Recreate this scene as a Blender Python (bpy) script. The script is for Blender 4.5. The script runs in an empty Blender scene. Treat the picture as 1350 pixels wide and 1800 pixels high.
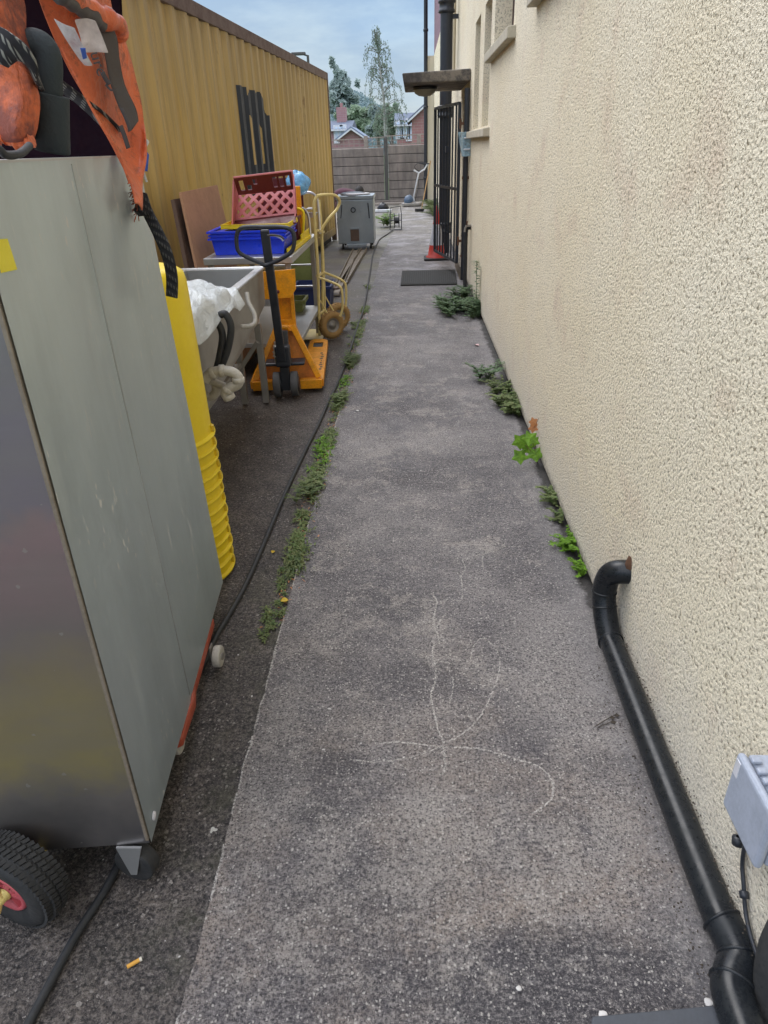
import bpy, bmesh, math, random
from mathutils import Vector, Matrix, noise
random.seed(7)
C = bpy.context.scene.collection
R = math.radians
PI = math.pi
# ------------------------------------------------------------ camera
F, CX, CY, H = 1200.0, 675.0, 900.0, 1.5
def _ray(px, py): return Vector((px-CX, -(py-CY), -F))
_fw = _ray(722, 255).normalized()
_dn = _ray(748, 3132).normalized(); _dn = (_dn-_fw*_dn.dot(_fw)).normalized()
_up = -_dn; _rt = _fw.cross(_up)
ROT = Matrix((_rt, _fw, _up))
def wdir(px, py): return ROT @ _ray(px, py)
def G(px, py, z=0.0):
    d = wdir(px, py); t = (z-H)/d.z; return Vector((d.x*t, d.y*t, z))
def AX(px, py, x):
    d = wdir(px, py); t = x/d.x; return Vector((x, d.y*t, H+d.z*t))
def AY(px, py, y):
    d = wdir(px, py); t = y/d.y; return Vector((d.x*t, y, H+d.z*t))
cam_d = bpy.data.cameras.new('camera'); cam = bpy.data.objects.new('camera', cam_d); C.objects.link(cam)
cam_d.sensor_fit = 'VERTICAL'; cam_d.sensor_height = 24; cam_d.lens = 24*F/1800
cam_d.clip_start = 0.05; cam_d.clip_end = 3000
m4 = ROT.to_4x4(); m4.translation = Vector((0, 0, H)); cam.matrix_world = m4
bpy.context.scene.camera = cam

# ------------------------------------------------------------ mesh builder
class MB:
    def __init__(s, M=None):
        s.v = []; s.f = []; s.sm = []; s.M = M
    def add(s, vs, fs, smooth=False):
        o = len(s.v)
        for p in vs:
            p = Vector(p)
            s.v.append(s.M @ p if s.M else p)
        for f in fs: s.f.append([o+i for i in f]); s.sm.append(smooth)
        return s
    def box(s, c, d, rot=None):
        hx, hy, hz = d[0]/2, d[1]/2, d[2]/2; c = Vector(c)
        vs = [Vector((x*hx, y*hy, z*hz)) for z in (-1, 1) for y in (-1, 1) for x in (-1, 1)]
        if rot is not None: vs = [rot @ v for v in vs]
        return s.add([v+c for v in vs], [(0,2,3,1),(4,5,7,6),(0,1,5,4),(2,6,7,3),(0,4,6,2),(1,3,7,5)])
    def bx(s, x0, x1, y0, y1, z0, z1): return s.box(((x0+x1)/2,(y0+y1)/2,(z0+z1)/2),(abs(x1-x0),abs(y1-y0),abs(z1-z0)))
    def bar(s, a, b, w, h, up=(0,0,1)):
        a = Vector(a); b = Vector(b); d = (b-a); L = d.length; d.normalize(); up = Vector(up)
        if abs(d.dot(up)) > .98: up = Vector((0,1,0)) if abs(d.y) < .9 else Vector((1,0,0))
        x = d.cross(up).normalized(); z = x.cross(d)
        return s.box((a+b)/2, (w, L, h), Matrix((x, d, z)).transposed())
    def hexa(s, p):  # 8 points: bottom 4 ccw, top 4 ccw
        return s.add(p, [(3,2,1,0),(4,5,6,7),(0,1,5,4),(1,2,6,5),(2,3,7,6),(3,0,4,7)])
    def tube(s, pts, r, seg=10, caps=True, closed=False):
        pts = [Vector(p) for p in pts]; n = len(pts)
        rs = r if isinstance(r, (list, tuple)) else [r]*n
        vs = []; prev = None
        for i, p in enumerate(pts):
            if closed: t = (pts[(i+1) % n]-pts[i-1])
            else: t = pts[min(i+1, n-1)]-pts[max(i-1, 0)]
            t.normalize()
            if prev is None:
                a = Vector((0,0,1)) if abs(t.z) < .9 else Vector((1,0,0))
                u = t.cross(a).normalized()
            else: u = (prev-t*prev.dot(t)).normalized()
            prev = u; w = t.cross(u)
            for k in range(seg):
                an = 2*PI*k/seg; vs.append(p+(u*math.cos(an)+w*math.sin(an))*rs[i])
        fs = []
        for i in range(n if closed else n-1):
            for k in range(seg):
                a = i*seg+k; b = i*seg+(k+1) % seg; j = (i+1) % n
                fs.append((a, b, j*seg+(k+1) % seg, j*seg+k))
        s.add(vs, fs, True)
        if caps and not closed:
            s.add(vs[:seg], [list(range(seg))[::-1]]); s.add(vs[-seg:], [list(range(seg))])
        return s
    def lathe(s, prof, c, axis=(0,0,1), seg=24, smooth=True):
        ax = Vector(axis).normalized(); a = Vector((1,0,0)) if abs(ax.x) < .9 else Vector((0,1,0))
        u = ax.cross(a).normalized(); w = ax.cross(u); c = Vector(c); vs = []
        for (r, h) in prof:
            for k in range(seg):
                an = 2*PI*k/seg; vs.append(c+ax*h+(u*math.cos(an)+w*math.sin(an))*max(r, 1e-5))
        fs = []
        for i in range(len(prof)-1):
            for k in range(seg): fs.append((i*seg+k, i*seg+(k+1) % seg, (i+1)*seg+(k+1) % seg, (i+1)*seg+k))
        return s.add(vs, fs, smooth)
    def prism(s, poly, off):
        off = Vector(off); poly = [Vector(p) for p in poly]; n = len(poly)
        return s.add(poly+[p+off for p in poly], [list(range(n))[::-1], list(range(n, 2*n))]+[(i, (i+1) % n, n+(i+1) % n, n+i) for i in range(n)])
    def grid(s, rows, smooth=True):
        n = len(rows[0]); vs = [p for r in rows for p in r]
        return s.add(vs, [(i*n+j, i*n+j+1, (i+1)*n+j+1, (i+1)*n+j) for i in range(len(rows)-1) for j in range(n-1)], smooth)
    def quad(s, a, b, c, d): return s.add([a, b, c, d], [(0,1,2,3)])
    def build(s, name, mat, parent=None, loc=None, bevel=0, solid=0, sub=0, seg=2):
        base = Vector(loc) if loc is not None else Vector((0,0,0))
        off = base.copy(); q = parent
        while q is not None: off += q.location; q = q.parent
        me = bpy.data.meshes.new(name)
        me.from_pydata([tuple(v-off) for v in s.v], [], s.f); me.update()
        me.polygons.foreach_set('use_smooth', s.sm)
        me.materials.append(mat)
        o = bpy.data.objects.new(name, me); C.objects.link(o); o.location = base
        if parent: o.parent = parent
        if solid:
            m = o.modifiers.new('s', 'SOLIDIFY'); m.thickness = solid; m.offset = 0
        if sub:
            m = o.modifiers.new('u', 'SUBSURF'); m.levels = m.render_levels = sub
        if bevel:
            bm = bmesh.new(); bm.from_mesh(me); bmesh.ops.remove_doubles(bm, verts=bm.verts, dist=1e-5); bmesh.ops.recalc_face_normals(bm, faces=bm.faces); bm.to_mesh(me); bm.free()
            m = o.modifiers.new('b', 'BEVEL'); m.width = bevel; m.segments = seg; m.limit_method = 'ANGLE'; m.angle_limit = R(35)
            m.harden_normals = False
        return o
def thing(name, label, cat, loc, group=None):
    o = bpy.data.objects.new(name, None); C.objects.link(o); o.location = loc; o.empty_display_size = .1
    return tag(o, label, cat, group)
def tag(o, label, cat, group=None):
    o['label'] = label; o['category'] = cat
    if group: o['group'] = group
    return o
def struct(o): o['kind'] = 'structure'; return o
def smoothpts(P, n=8, closed=False):
    P = [Vector(p) for p in P]; out = []; N = len(P)
    for i in range(N if closed else N-1):
        if closed: a, b, c, d = P[i-1], P[i], P[(i+1) % N], P[(i+2) % N]
        else: a, b, c, d = P[max(i-1,0)], P[i], P[i+1], P[min(i+2, N-1)]
        for k in range(n):
            t = k/n
            out.append(.5*((2*b)+(c-a)*t+(2*a-5*b+4*c-d)*t*t+(3*b-a-3*c+d)*t**3))
    if not closed: out.append(P[-1])
    return out
def dup(root, loc, label, group=None):
    r = root.copy(); C.objects.link(r); r.location = loc; r['label'] = label
    if group: r['group'] = group
    for ch in list(root.children):
        c = ch.copy(); C.objects.link(c); c.parent = r
        for g in ch.children:
            d = g.copy(); C.objects.link(d); d.parent = c
    return r

# ------------------------------------------------------------ materials
class NT:
    def __init__(s, name):
        s.m = bpy.data.materials.new(name); s.m.use_nodes = True; s.t = s.m.node_tree; s.n = s.t.nodes
        s.b = s.n['Principled BSDF']; s.out = s.n['Material Output']
        tc = s.n.new('ShaderNodeTexCoord'); s.co = tc.outputs['Object']
        g = s.n.new('ShaderNodeNewGeometry'); s.pos = g.outputs['Position']; s.geo = g
    def L(s, a, b): s.t.links.new(a, b)
    def _in(s, sock, v):
        if isinstance(v, bpy.types.NodeSocket): s.L(v, sock)
        elif v is not None: sock.default_value = v if not (isinstance(v, tuple) and len(v) == 3 and sock.type == 'RGBA') else (*v, 1)
    def map(s, scale=(1,1,1), co=None, loc=(0,0,0), rot=(0,0,0)):
        m = s.n.new('ShaderNodeMapping'); m.inputs['Scale'].default_value = scale; m.inputs['Location'].default_value = loc; m.inputs['Rotation'].default_value = rot
        s.L(co or s.pos, m.inputs['Vector']); return m.outputs[0]
    def noise(s, scale, detail=3, rough=.55, co=None, dist=0):
        n = s.n.new('ShaderNodeTexNoise'); n.inputs['Scale'].default_value = scale; n.inputs['Detail'].default_value = detail
        n.inputs['Roughness'].default_value = rough; n.inputs['Distortion'].default_value = dist
        s.L(co or s.pos, n.inputs['Vector']); return n.outputs['Fac']
    def voro(s, scale, co=None, feat='F1', out='Distance', rnd=1):
        n = s.n.new('ShaderNodeTexVoronoi'); n.feature = feat; n.inputs['Scale'].default_value = scale; n.inputs['Randomness'].default_value = rnd
        s.L(co or s.pos, n.inputs['Vector']); return n.outputs[out]
    def ramp(s, fac, stops, interp='LINEAR'):
        n = s.n.new('ShaderNodeValToRGB'); n.color_ramp.interpolation = interp; e = n.color_ramp.elements
        while len(e) < len(stops): e.new(.5)
        for i, (p, c) in enumerate(stops):
            e[i].position = p; e[i].color = (c, c, c, 1) if isinstance(c, (int, float)) else (*c, 1)
        s.L(fac, n.inputs[0]); return n.outputs[0]
    def mix(s, f, a, b, mode='MIX'):
        n = s.n.new('ShaderNodeMix'); n.data_type = 'RGBA'; n.blend_type = mode
        s._in(n.inputs[0], f); s._in(n.inputs[6], a); s._in(n.inputs[7], b); return n.outputs[2]
    def math(s, op, a, b=None, clamp=False):
        n = s.n.new('ShaderNodeMath'); n.operation = op; n.use_clamp = clamp
        s._in(n.inputs[0], a)
        if b is not None: s._in(n.inputs[1], b)
        return n.outputs[0]
    def sep(s, co=None):
        n = s.n.new('ShaderNodeSeparateXYZ'); s.L(co or s.pos, n.inputs[0]); return n.outputs
    def bump(s, h, dist=.01, strength=1, prev=None):
        n = s.n.new('ShaderNodeBump'); n.inputs['Distance'].default_value = dist; n.inputs['Strength'].default_value = strength
        s.L(h, n.inputs['Height'])
        if prev: s.L(prev, n.inputs['Normal'])
        return n.outputs[0]
    def fleck(s, scale, dens, r0, r1, co=None):
        nw = s.n.new('ShaderNodeTexNoise'); nw.inputs['Scale'].default_value = scale*1.3; nw.inputs['Detail'].default_value = 2; s.L(co or s.pos, nw.inputs['Vector'])
        ad = s.n.new('ShaderNodeVectorMath'); ad.operation = 'MULTIPLY_ADD'; s.L(nw.outputs['Color'], ad.inputs[0]); ad.inputs[1].default_value = (.9/scale,)*3; s.L(co or s.pos, ad.inputs[2])
        vn = s.n.new('ShaderNodeTexVoronoi'); vn.inputs['Scale'].default_value = scale; s.L(ad.outputs[0], vn.inputs['Vector'])
        c = s.sep(vn.outputs['Color'])[0]
        rr = s.math('MULTIPLY', s.math('SUBTRACT', c, 1-dens), 1/dens, True)
        d = s.math('SUBTRACT', s.math('MULTIPLY', rr, r1), vn.outputs['Distance'])
        return s.ramp(s.math('ADD', s.math('MULTIPLY', d, 6), .5), [(.5, 0), (.75, 1)])
    def fin(s, col=None, rough=.6, metal=0, nrm=None, spec=None, alpha=None, trans=None):
        s._in(s.b.inputs['Base Color'], col); s._in(s.b.inputs['Roughness'], rough); s._in(s.b.inputs['Metallic'], metal)
        if nrm: s.L(nrm, s.b.inputs['Normal'])
        if spec is not None: s.b.inputs['Specular IOR Level'].default_value = spec
        if alpha is not None: s._in(s.b.inputs['Alpha'], alpha)
        if trans is not None: s.b.inputs['Transmission Weight'].default_value = trans
        return s.m
def simple(name, c, rough=.5, metal=0, dirt=(.05,.045,.04), amt=.35, scale=6, bump=.0008, bs=80, spec=None):
    t = NT(name)
    n1 = t.noise(scale, 5, .65); n2 = t.noise(scale*7, 4, .7)
    f = t.ramp(t.math('ADD', t.math('MULTIPLY', n1, .6), t.math('MULTIPLY', n2, .4)), [(.42, 0), (.68, 1)])
    col = t.mix(t.math('MULTIPLY', f, amt), c, dirt)
    col = t.mix(t.math('MULTIPLY', t.noise(bs*2, 2), .25), col, tuple(min(1, x*1.5+.02) for x in c))
    r = t.math('ADD', t.math('MULTIPLY', f, .25), rough, True)
    return t.fin(col, r, metal, t.bump(t.noise(bs, 3), bump), spec)

def make_render_wall():
    t = NT('roughcast_render')
    warp = t.noise(60, 2)
    a = t.noise(105, 4, .62, dist=.12)
    v = t.voro(130, feat='SMOOTH_F1')
    h = t.math('ADD', t.math('MULTIPLY', a, 1.5), t.math('MULTIPLY', t.math('SUBTRACT', 1, v), .35))
    crev = t.ramp(a, [(.33, 0), (.41, .65), (.49, 1)])
    big = t.noise(.9, 4, .6); pk = t.noise(3.2, 3, .6)
    top = t.mix(t.ramp(big, [(.35, 0), (.7, 1)]), (.89, .785, .575), (.93, .845, .665))
    top = t.mix(t.ramp(pk, [(.56, 0), (.75, .38)]), top, (.66, .47, .36))
    col = t.mix(crev, (.27, .225, .145), top)  # shade between the grains put into the colour
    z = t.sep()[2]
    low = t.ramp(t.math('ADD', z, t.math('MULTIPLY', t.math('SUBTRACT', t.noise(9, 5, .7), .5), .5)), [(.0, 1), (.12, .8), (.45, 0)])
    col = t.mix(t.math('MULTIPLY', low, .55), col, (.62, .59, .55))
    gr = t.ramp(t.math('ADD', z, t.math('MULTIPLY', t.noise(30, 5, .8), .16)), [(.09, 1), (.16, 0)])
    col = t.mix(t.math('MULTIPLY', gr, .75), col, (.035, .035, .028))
    st = t.noise(1, 4, .6, t.map((1, 5, .25)))
    col = t.mix(t.ramp(st, [(.62, 0), (.78, .14)]), col, (.45, .40, .30))
    b = t.bump(h, .0085, 1)
    return t.fin(col, .92, 0, b, .25)
def make_path():
    t = NT('worn_concrete')
    big = t.noise(1.3, 7, .7); mid = t.noise(5, 7, .78); fine = t.noise(150, 4, .8)
    wob = t.math('MULTIPLY', t.math('SUBTRACT', t.noise(3.5, 6, .75, t.map(loc=(2, 9, 0))), .5), 1.0)
    S = t.sep()
    def blob(cx, cy, rx, ry, soft=.9):
        dx = t.math('DIVIDE', t.math('SUBTRACT', S[0], cx), rx); dy = t.math('DIVIDE', t.math('SUBTRACT', S[1], cy), ry)
        d = t.math('SQRT', t.math('ADD', t.math('MULTIPLY', dx, dx), t.math('MULTIPLY', dy, dy)))
        d = t.math('ADD', d, t.math('MULTIPLY', wob, 2.6))
        return t.ramp(t.math('MULTIPLY', d, .5), [(.25, 1), (.25+.35*soft, 0)])
    col = t.mix(t.ramp(big, [(.42, 0), (.58, 1)]), (.078, .072, .082), (.188, .172, .172))
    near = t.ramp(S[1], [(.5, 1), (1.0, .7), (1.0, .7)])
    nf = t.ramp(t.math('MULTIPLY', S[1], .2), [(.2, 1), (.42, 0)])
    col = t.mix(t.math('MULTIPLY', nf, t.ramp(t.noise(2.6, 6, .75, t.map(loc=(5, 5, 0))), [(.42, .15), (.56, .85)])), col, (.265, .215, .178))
    col = t.mix(t.ramp(mid, [(.47, 0), (.62, .45)]), col, (.215, .20, .20))
    col = t.mix(t.ramp(t.noise(5, 7, .78, t.map(loc=(8, 0, 3))), [(.49, 0), (.62, .6)]), col, (.066, .061, .072))
    for (x_, y_, rx, ry, k_) in [(-.22,1.33,.10,.07,.75), (-.26,1.16,.09,.06,.7), (.30,.76,.45,.13,.95), (-.12,.95,.26,.12,.6), (.05,3.15,.50,.16,.55), (-.1,4.25,.35,.2,.4), (.25,4.9,.4,.25,.35), (-.15,2.05,.25,.14,.45), (.1,1.68,.2,.1,.4), (.35,6.2,.3,.4,.35)]:
        col = t.mix(t.math('MULTIPLY', blob(x_, y_, rx, ry), k_), col, (.045, .041, .048))
    for (x_, y_, rx, ry, k_) in [(-.38,1.35,.10,.35,.5), (.45,1.75,.20,.45,.5), (-.1,2.6,.3,.16,.35), (.15,3.7,.4,.2,.35), (-.3,3.6,.2,.5,.3), (.0,5.6,.4,.3,.35), (.25,2.45,.12,.08,.5), (.05,1.2,.12,.06,.5)]:
        col = t.mix(t.math('MULTIPLY', blob(x_, y_, rx, ry), k_), col, (.34, .315, .30))
    bs = t.noise(2.4, 8, .82, t.map(loc=(11, 4, 2)))
    col = t.mix(t.ramp(bs, [(.53, 0), (.58, .5)]), col, (.060, .055, .064))
    col = t.mix(t.ramp(t.noise(3.1, 8, .85, t.map(loc=(1, 14, 2))), [(.53, 0), (.58, .55)]), col, (.36, .325, .295))
    hs = t.noise(1, 6, .85, t.map((7, 24, 1), rot=(0, 0, .2)), dist=1.5)
    col = t.mix(t.ramp(hs, [(.52, 0), (.66, .40)]), col, (.33, .31, .30))
    f2 = t.noise(70, 5, .85)
    col = t.mix(t.ramp(f2, [(.40, .8), (.48, 0)]), col, (.030, .028, .034))
    col = t.mix(t.ramp(f2, [(.53, 0), (.62, .5)]), col, (.36, .335, .32))
    col = t.mix(t.ramp(fine, [(.40, .95), (.48, 0)]), col, (.018, .017, .021))
    col = t.mix(t.ramp(fine, [(.54, 0), (.62, .5)]), col, (.40, .37, .35))
    col = t.mix(t.ramp(t.noise(330, 3, .7), [(.56, 0), (.70, .45)]), col, (.40, .375, .36))
    col = t.mix(t.math('MULTIPLY', t.fleck(150, .30, 0, .5), .75), col, (.48, .45, .415))
    col = t.mix(t.math('MULTIPLY', t.fleck(95, .04, 0, .4), .7), col, (.022, .020, .022))
    col = t.mix(t.fleck(40, .015, 0, .2), col, (.55, .53, .51))
    wn = t.ramp(t.math('ADD', t.math('SUBTRACT', S[0], .30), t.math('MULTIPLY', t.noise(9, 6, .8), .35)), [(.38, 0), (.50, .5)])
    col = t.mix(t.math('MULTIPLY', wn, .8), col, (.285, .268, .262))
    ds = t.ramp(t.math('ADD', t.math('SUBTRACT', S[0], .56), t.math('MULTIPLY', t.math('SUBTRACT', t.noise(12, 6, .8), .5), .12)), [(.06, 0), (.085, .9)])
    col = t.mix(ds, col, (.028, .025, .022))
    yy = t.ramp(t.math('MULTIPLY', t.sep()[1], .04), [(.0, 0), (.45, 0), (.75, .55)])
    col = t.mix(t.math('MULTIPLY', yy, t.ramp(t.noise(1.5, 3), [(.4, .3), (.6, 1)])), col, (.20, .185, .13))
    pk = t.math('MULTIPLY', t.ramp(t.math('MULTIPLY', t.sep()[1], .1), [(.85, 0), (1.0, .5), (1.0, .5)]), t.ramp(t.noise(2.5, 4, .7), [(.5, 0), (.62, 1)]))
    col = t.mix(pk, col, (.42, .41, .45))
    h = t.math('ADD', fine, t.math('MULTIPLY', t.noise(330, 3, .7), .4))
    return t.fin(col, t.ramp(mid, [(.4, .5), (.6, .8)]), 0, t.bump(h, .004, 1, t.bump(mid, .010, .6)), .45)
def make_yard():
    t = NT('dark_rough_concrete')
    big = t.noise(1.3, 6, .68); mid = t.noise(7, 6, .75); fine = t.noise(95, 4, .8)
    col = t.mix(t.ramp(big, [(.38, 0), (.64, 1)]), (.036, .031, .031), (.105, .090, .083))
    col = t.mix(t.ramp(mid, [(.48, 0), (.62, .65)]), col, (.17, .142, .122))
    f2 = t.noise(55, 6, .88)
    col = t.mix(t.ramp(f2, [(.53, 0), (.62, .6)]), col, (.19, .165, .15))
    col = t.mix(t.ramp(f2, [(.40, .8), (.49, 0)]), col, (.010, .009, .010))
    col = t.mix(t.ramp(fine, [(.40, .92), (.50, 0)]), col, (.008, .007, .009))
    col = t.mix(t.ramp(fine, [(.54, 0), (.62, .5)]), col, (.26, .23, .205))
    col = t.mix(t.ramp(t.noise(210, 3, .7), [(.53, 0), (.66, .55)]), col, (.27, .24, .215))
    dn = t.ramp(t.noise(5, 4, .7), [(.42, .15), (.58, .85)])
    col = t.mix(t.math('MULTIPLY', t.fleck(120, .28, 0, .55), dn), col, (.33, .30, .275))
    col = t.mix(t.math('MULTIPLY', t.fleck(75, .10, 0, .45), .7), col, (.36, .33, .30))
    col = t.mix(t.fleck(34, .03, 0, .26), col, (.62, .60, .56))
    y = t.sep()[1]
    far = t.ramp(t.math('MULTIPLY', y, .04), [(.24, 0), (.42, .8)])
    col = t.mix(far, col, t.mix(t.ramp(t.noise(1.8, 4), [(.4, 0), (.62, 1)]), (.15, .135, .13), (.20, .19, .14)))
    x = t.sep()[0]
    moss = t.math('MULTIPLY', t.ramp(t.math('ADD', x, 1.2), [(.45, 0), (.74, .5)]), t.ramp(t.noise(6, 5, .7), [(.48, 0), (.6, 1)]))
    col = t.mix(moss, col, (.05, .052, .026))
    h = t.math('ADD', fine, t.math('MULTIPLY', t.noise(210, 3, .7), .5))
    return t.fin(col, t.ramp(big, [(.3, .4), (.7, .75)]), 0, t.bump(h, .007, 1, t.bump(mid, .012, .8)), .5)
def make_container():
    t = NT('faded_yellow_steel')
    s1 = t.noise(1, 5, .62, t.map((3, 5, .35))); s2 = t.noise(1, 5, .7, t.map((9, 20, .9))); big = t.noise(.7, 3)
    col = t.mix(t.ramp(s1, [(.36, 0), (.66, 1)]), (.60, .41, .12), (.68, .495, .19))
    col = t.mix(t.ramp(s2, [(.46, 0), (.66, .5)]), col, (.36, .27, .11))
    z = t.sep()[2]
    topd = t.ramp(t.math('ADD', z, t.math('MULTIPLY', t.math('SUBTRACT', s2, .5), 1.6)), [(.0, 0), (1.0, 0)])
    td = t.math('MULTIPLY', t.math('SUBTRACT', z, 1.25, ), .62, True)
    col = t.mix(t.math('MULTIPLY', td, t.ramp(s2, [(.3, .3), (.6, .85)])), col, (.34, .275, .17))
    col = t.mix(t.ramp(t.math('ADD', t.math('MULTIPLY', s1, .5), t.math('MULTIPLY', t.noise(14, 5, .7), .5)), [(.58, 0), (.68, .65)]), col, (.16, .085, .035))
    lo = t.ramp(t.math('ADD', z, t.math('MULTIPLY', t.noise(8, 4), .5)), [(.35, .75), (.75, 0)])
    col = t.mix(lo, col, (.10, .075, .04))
    return t.fin(col, .55, .0, t.bump(t.noise(40, 4), .002), .3)
def make_steel(name, c, rough, streak=(60, 60, 1), amt=.35, tint=(.1,.09,.08), metal=.9, dots=False):
    t = NT(name)
    g = t.noise(1, 3, .6, t.map(streak)); b = t.noise(2.2, 4, .6)
    col = t.mix(t.math('MULTIPLY', t.ramp(b, [(.38, 0), (.68, 1)]), amt), c, tint)
    r = t.math('ADD', t.math('MULTIPLY', g, .14), t.math('ADD', rough, t.math('MULTIPLY', b, .12)), True)
    mt = metal
    if dots:
        vd = t.voro(42, t.map((1, 1, .55))); vc = t.sep(t.voro(42, t.map((1, 1, .55)), out='Color'))[0]
        patch = t.ramp(t.noise(3.2, 3), [(.48, 0), (.62, 1)])
        d = t.math('MULTIPLY', t.fleck(95, .22, 0, .5, t.map((1, 1, .45))), t.math('ADD', t.math('MULTIPLY', patch, .9), .12), True)
        sc = t.ramp(t.noise(1, 4, .8, t.map((30, 14, 3.2), rot=(.7, 0, 0))), [(.62, 0), (.68, .5)])
        dk = t.ramp(t.noise(1, 6, .7, t.map((3, 3, .8), loc=(5, 5, 5))), [(.46, 0), (.64, .3)]); col = t.mix(dk, col, (.35, .40, .41))
        smear = t.ramp(t.noise(1, 6, .75, t.map((4, 7, 1.3), rot=(.35, 0, 0))), [(.52, 0), (.70, .35)])
        col = t.mix(smear, col, (.56, .60, .59))
        d2 = t.math('ADD', d, sc, True)
        col = t.mix(d2, col, (.62, .63, .60)); r = t.math('ADD', r, t.math('MULTIPLY', smear, .3), True)
        mt = t.math('SUBTRACT', metal, t.math('MULTIPLY', d2, metal), True)
    return t.fin(col, r, mt, t.bump(g, .0003, 1, t.bump(t.noise(3.5, 2), .02, .35)))
def make_orange():
    t = NT('orange_pvc_fabric'); n = t.noise(9, 6, .7); w = t.noise(1, 5, .6, t.map((16, 10, 7), rot=(.4, .3, .2)), dist=2.5); weave = t.noise(260, 2)
    col = t.mix(t.ramp(n, [(.40, 0), (.70, .6)]), (.74, .17, .06), (.36, .06, .03))
    col = t.mix(t.ramp(w, [(.55, 0), (.75, .4)]), col, (.95, .42, .24))
    col = t.mix(t.ramp(t.noise(22, 5, .8), [(.53, 0), (.64, .6)]), col, (.12, .045, .03))
    return t.fin(col, .38, 0, t.bump(weave, .0006, 1, t.bump(w, .012, .9)), .4)
def make_sheetw():
    t = NT('white_plastic_sheet'); w = t.noise(1, 5, .65, t.map((18, 7, 10), rot=(.3, .5, .2)), dist=2.2); n = t.noise(7, 5, .7)
    col = t.mix(t.ramp(n, [(.42, 0), (.66, .6)]), (.66, .70, .71), (.48, .52, .53))
    return t.fin(t.mix(t.ramp(w, [(.30, .3), (.42, 0)]), col, (.40, .45, .48)), .3, 0, t.bump(w, .012, 1))  # wrinkle troughs tinted darker, crease shade painted into the sheet
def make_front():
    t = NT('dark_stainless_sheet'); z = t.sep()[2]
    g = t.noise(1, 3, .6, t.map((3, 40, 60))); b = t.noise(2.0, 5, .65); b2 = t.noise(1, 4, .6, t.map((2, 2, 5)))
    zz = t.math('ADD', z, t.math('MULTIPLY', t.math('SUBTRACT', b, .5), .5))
    col = t.ramp(zz, [(.12, (.15, .145, .15)), (.27, (.28, .26, .24)), (.38, (.44, .38, .17)), (.55, (.38, .33, .21)), (.70, (.31, .275, .26)), (.95, (.40, .29, .30)), (1.3, (.30, .27, .32))])  # reflected ground and surroundings painted as colour bands by height
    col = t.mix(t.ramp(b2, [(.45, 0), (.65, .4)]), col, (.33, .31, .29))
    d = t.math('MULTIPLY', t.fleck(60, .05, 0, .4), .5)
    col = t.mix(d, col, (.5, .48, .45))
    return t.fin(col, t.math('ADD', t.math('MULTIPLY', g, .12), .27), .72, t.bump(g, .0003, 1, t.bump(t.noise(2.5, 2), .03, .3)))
def make_leaf(name, a, b, c=None):
    t = NT(name)
    n = t.noise(3.1, 2); n2 = t.noise(40, 2)
    col = t.mix(t.ramp(n, [(.35, 0), (.65, 1)]), a, b)
    col = t.mix(t.ramp(n2, [(.35, 0), (.7, .7)]), col, c or tuple(x*1.6 for x in b))
    m = t.fin(col, .55, 0, None, .3)
    tr = t.n.new('ShaderNodeBsdfTranslucent'); t.L(col, tr.inputs[0])
    mx = t.n.new('ShaderNodeMixShader'); mx.inputs[0].default_value = .3
    t.L(t.b.outputs[0], mx.inputs[1]); t.L(tr.outputs[0], mx.inputs[2]); t.L(mx.outputs[0], t.out.inputs[0])
    return m
def make_brick(name, c1, c2, mortar, sc=1.0, axis='y'):
    t = NT(name)
    xyz = t.sep(); cb = t.n.new('ShaderNodeCombineXYZ')
    t.L(xyz[1] if axis == 'y' else xyz[0], cb.inputs[0]); t.L(xyz[2], cb.inputs[1])
    br = t.n.new('ShaderNodeTexBrick'); t.L(cb.outputs[0], br.inputs['Vector'])
    br.inputs['Scale'].default_value = 1; br.inputs['Brick Width'].default_value = .225*sc; br.inputs['Row Height'].default_value = .075*sc
    br.inputs['Mortar Size'].default_value = .006*sc
    br.inputs['Color1'].default_value = (*c1, 1); br.inputs['Color2'].default_value = (*c2, 1); br.inputs['Mortar'].default_value = (*mortar, 1)
    col = t.mix(t.math('MULTIPLY', t.noise(3, 4), .4), br.outputs['Color'], c2)
    return t.fin(col, .85, 0, t.bump(br.outputs['Fac'], -.004))
def make_glass(name, c=(.02,.025,.03), rough=.08):
    t = NT(name); n = t.noise(1.5, 2)
    return t.fin(t.mix(n, c, tuple(x*2 for x in c)), rough, 0, t.bump(n, .01, .3), .8)
def make_clear(name, c, alpha, rough=.15):
    t = NT(name); n = t.noise(25, 4)
    a = t.ramp(n, [(.3, max(0, alpha-.2)), (.7, min(1, alpha+.25))])
    return t.fin(t.mix(n, c, tuple(min(1, x*1.5) for x in c)), rough, 0, t.bump(n, .01), .6, a)
def make_scratch():
    t = NT('chalky_scratch'); n = t.noise(150, 4, .85)
    return t.fin((.52, .49, .455), .95, 0, None, .1, t.ramp(n, [(.42, .06), (.57, .85)]))
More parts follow.
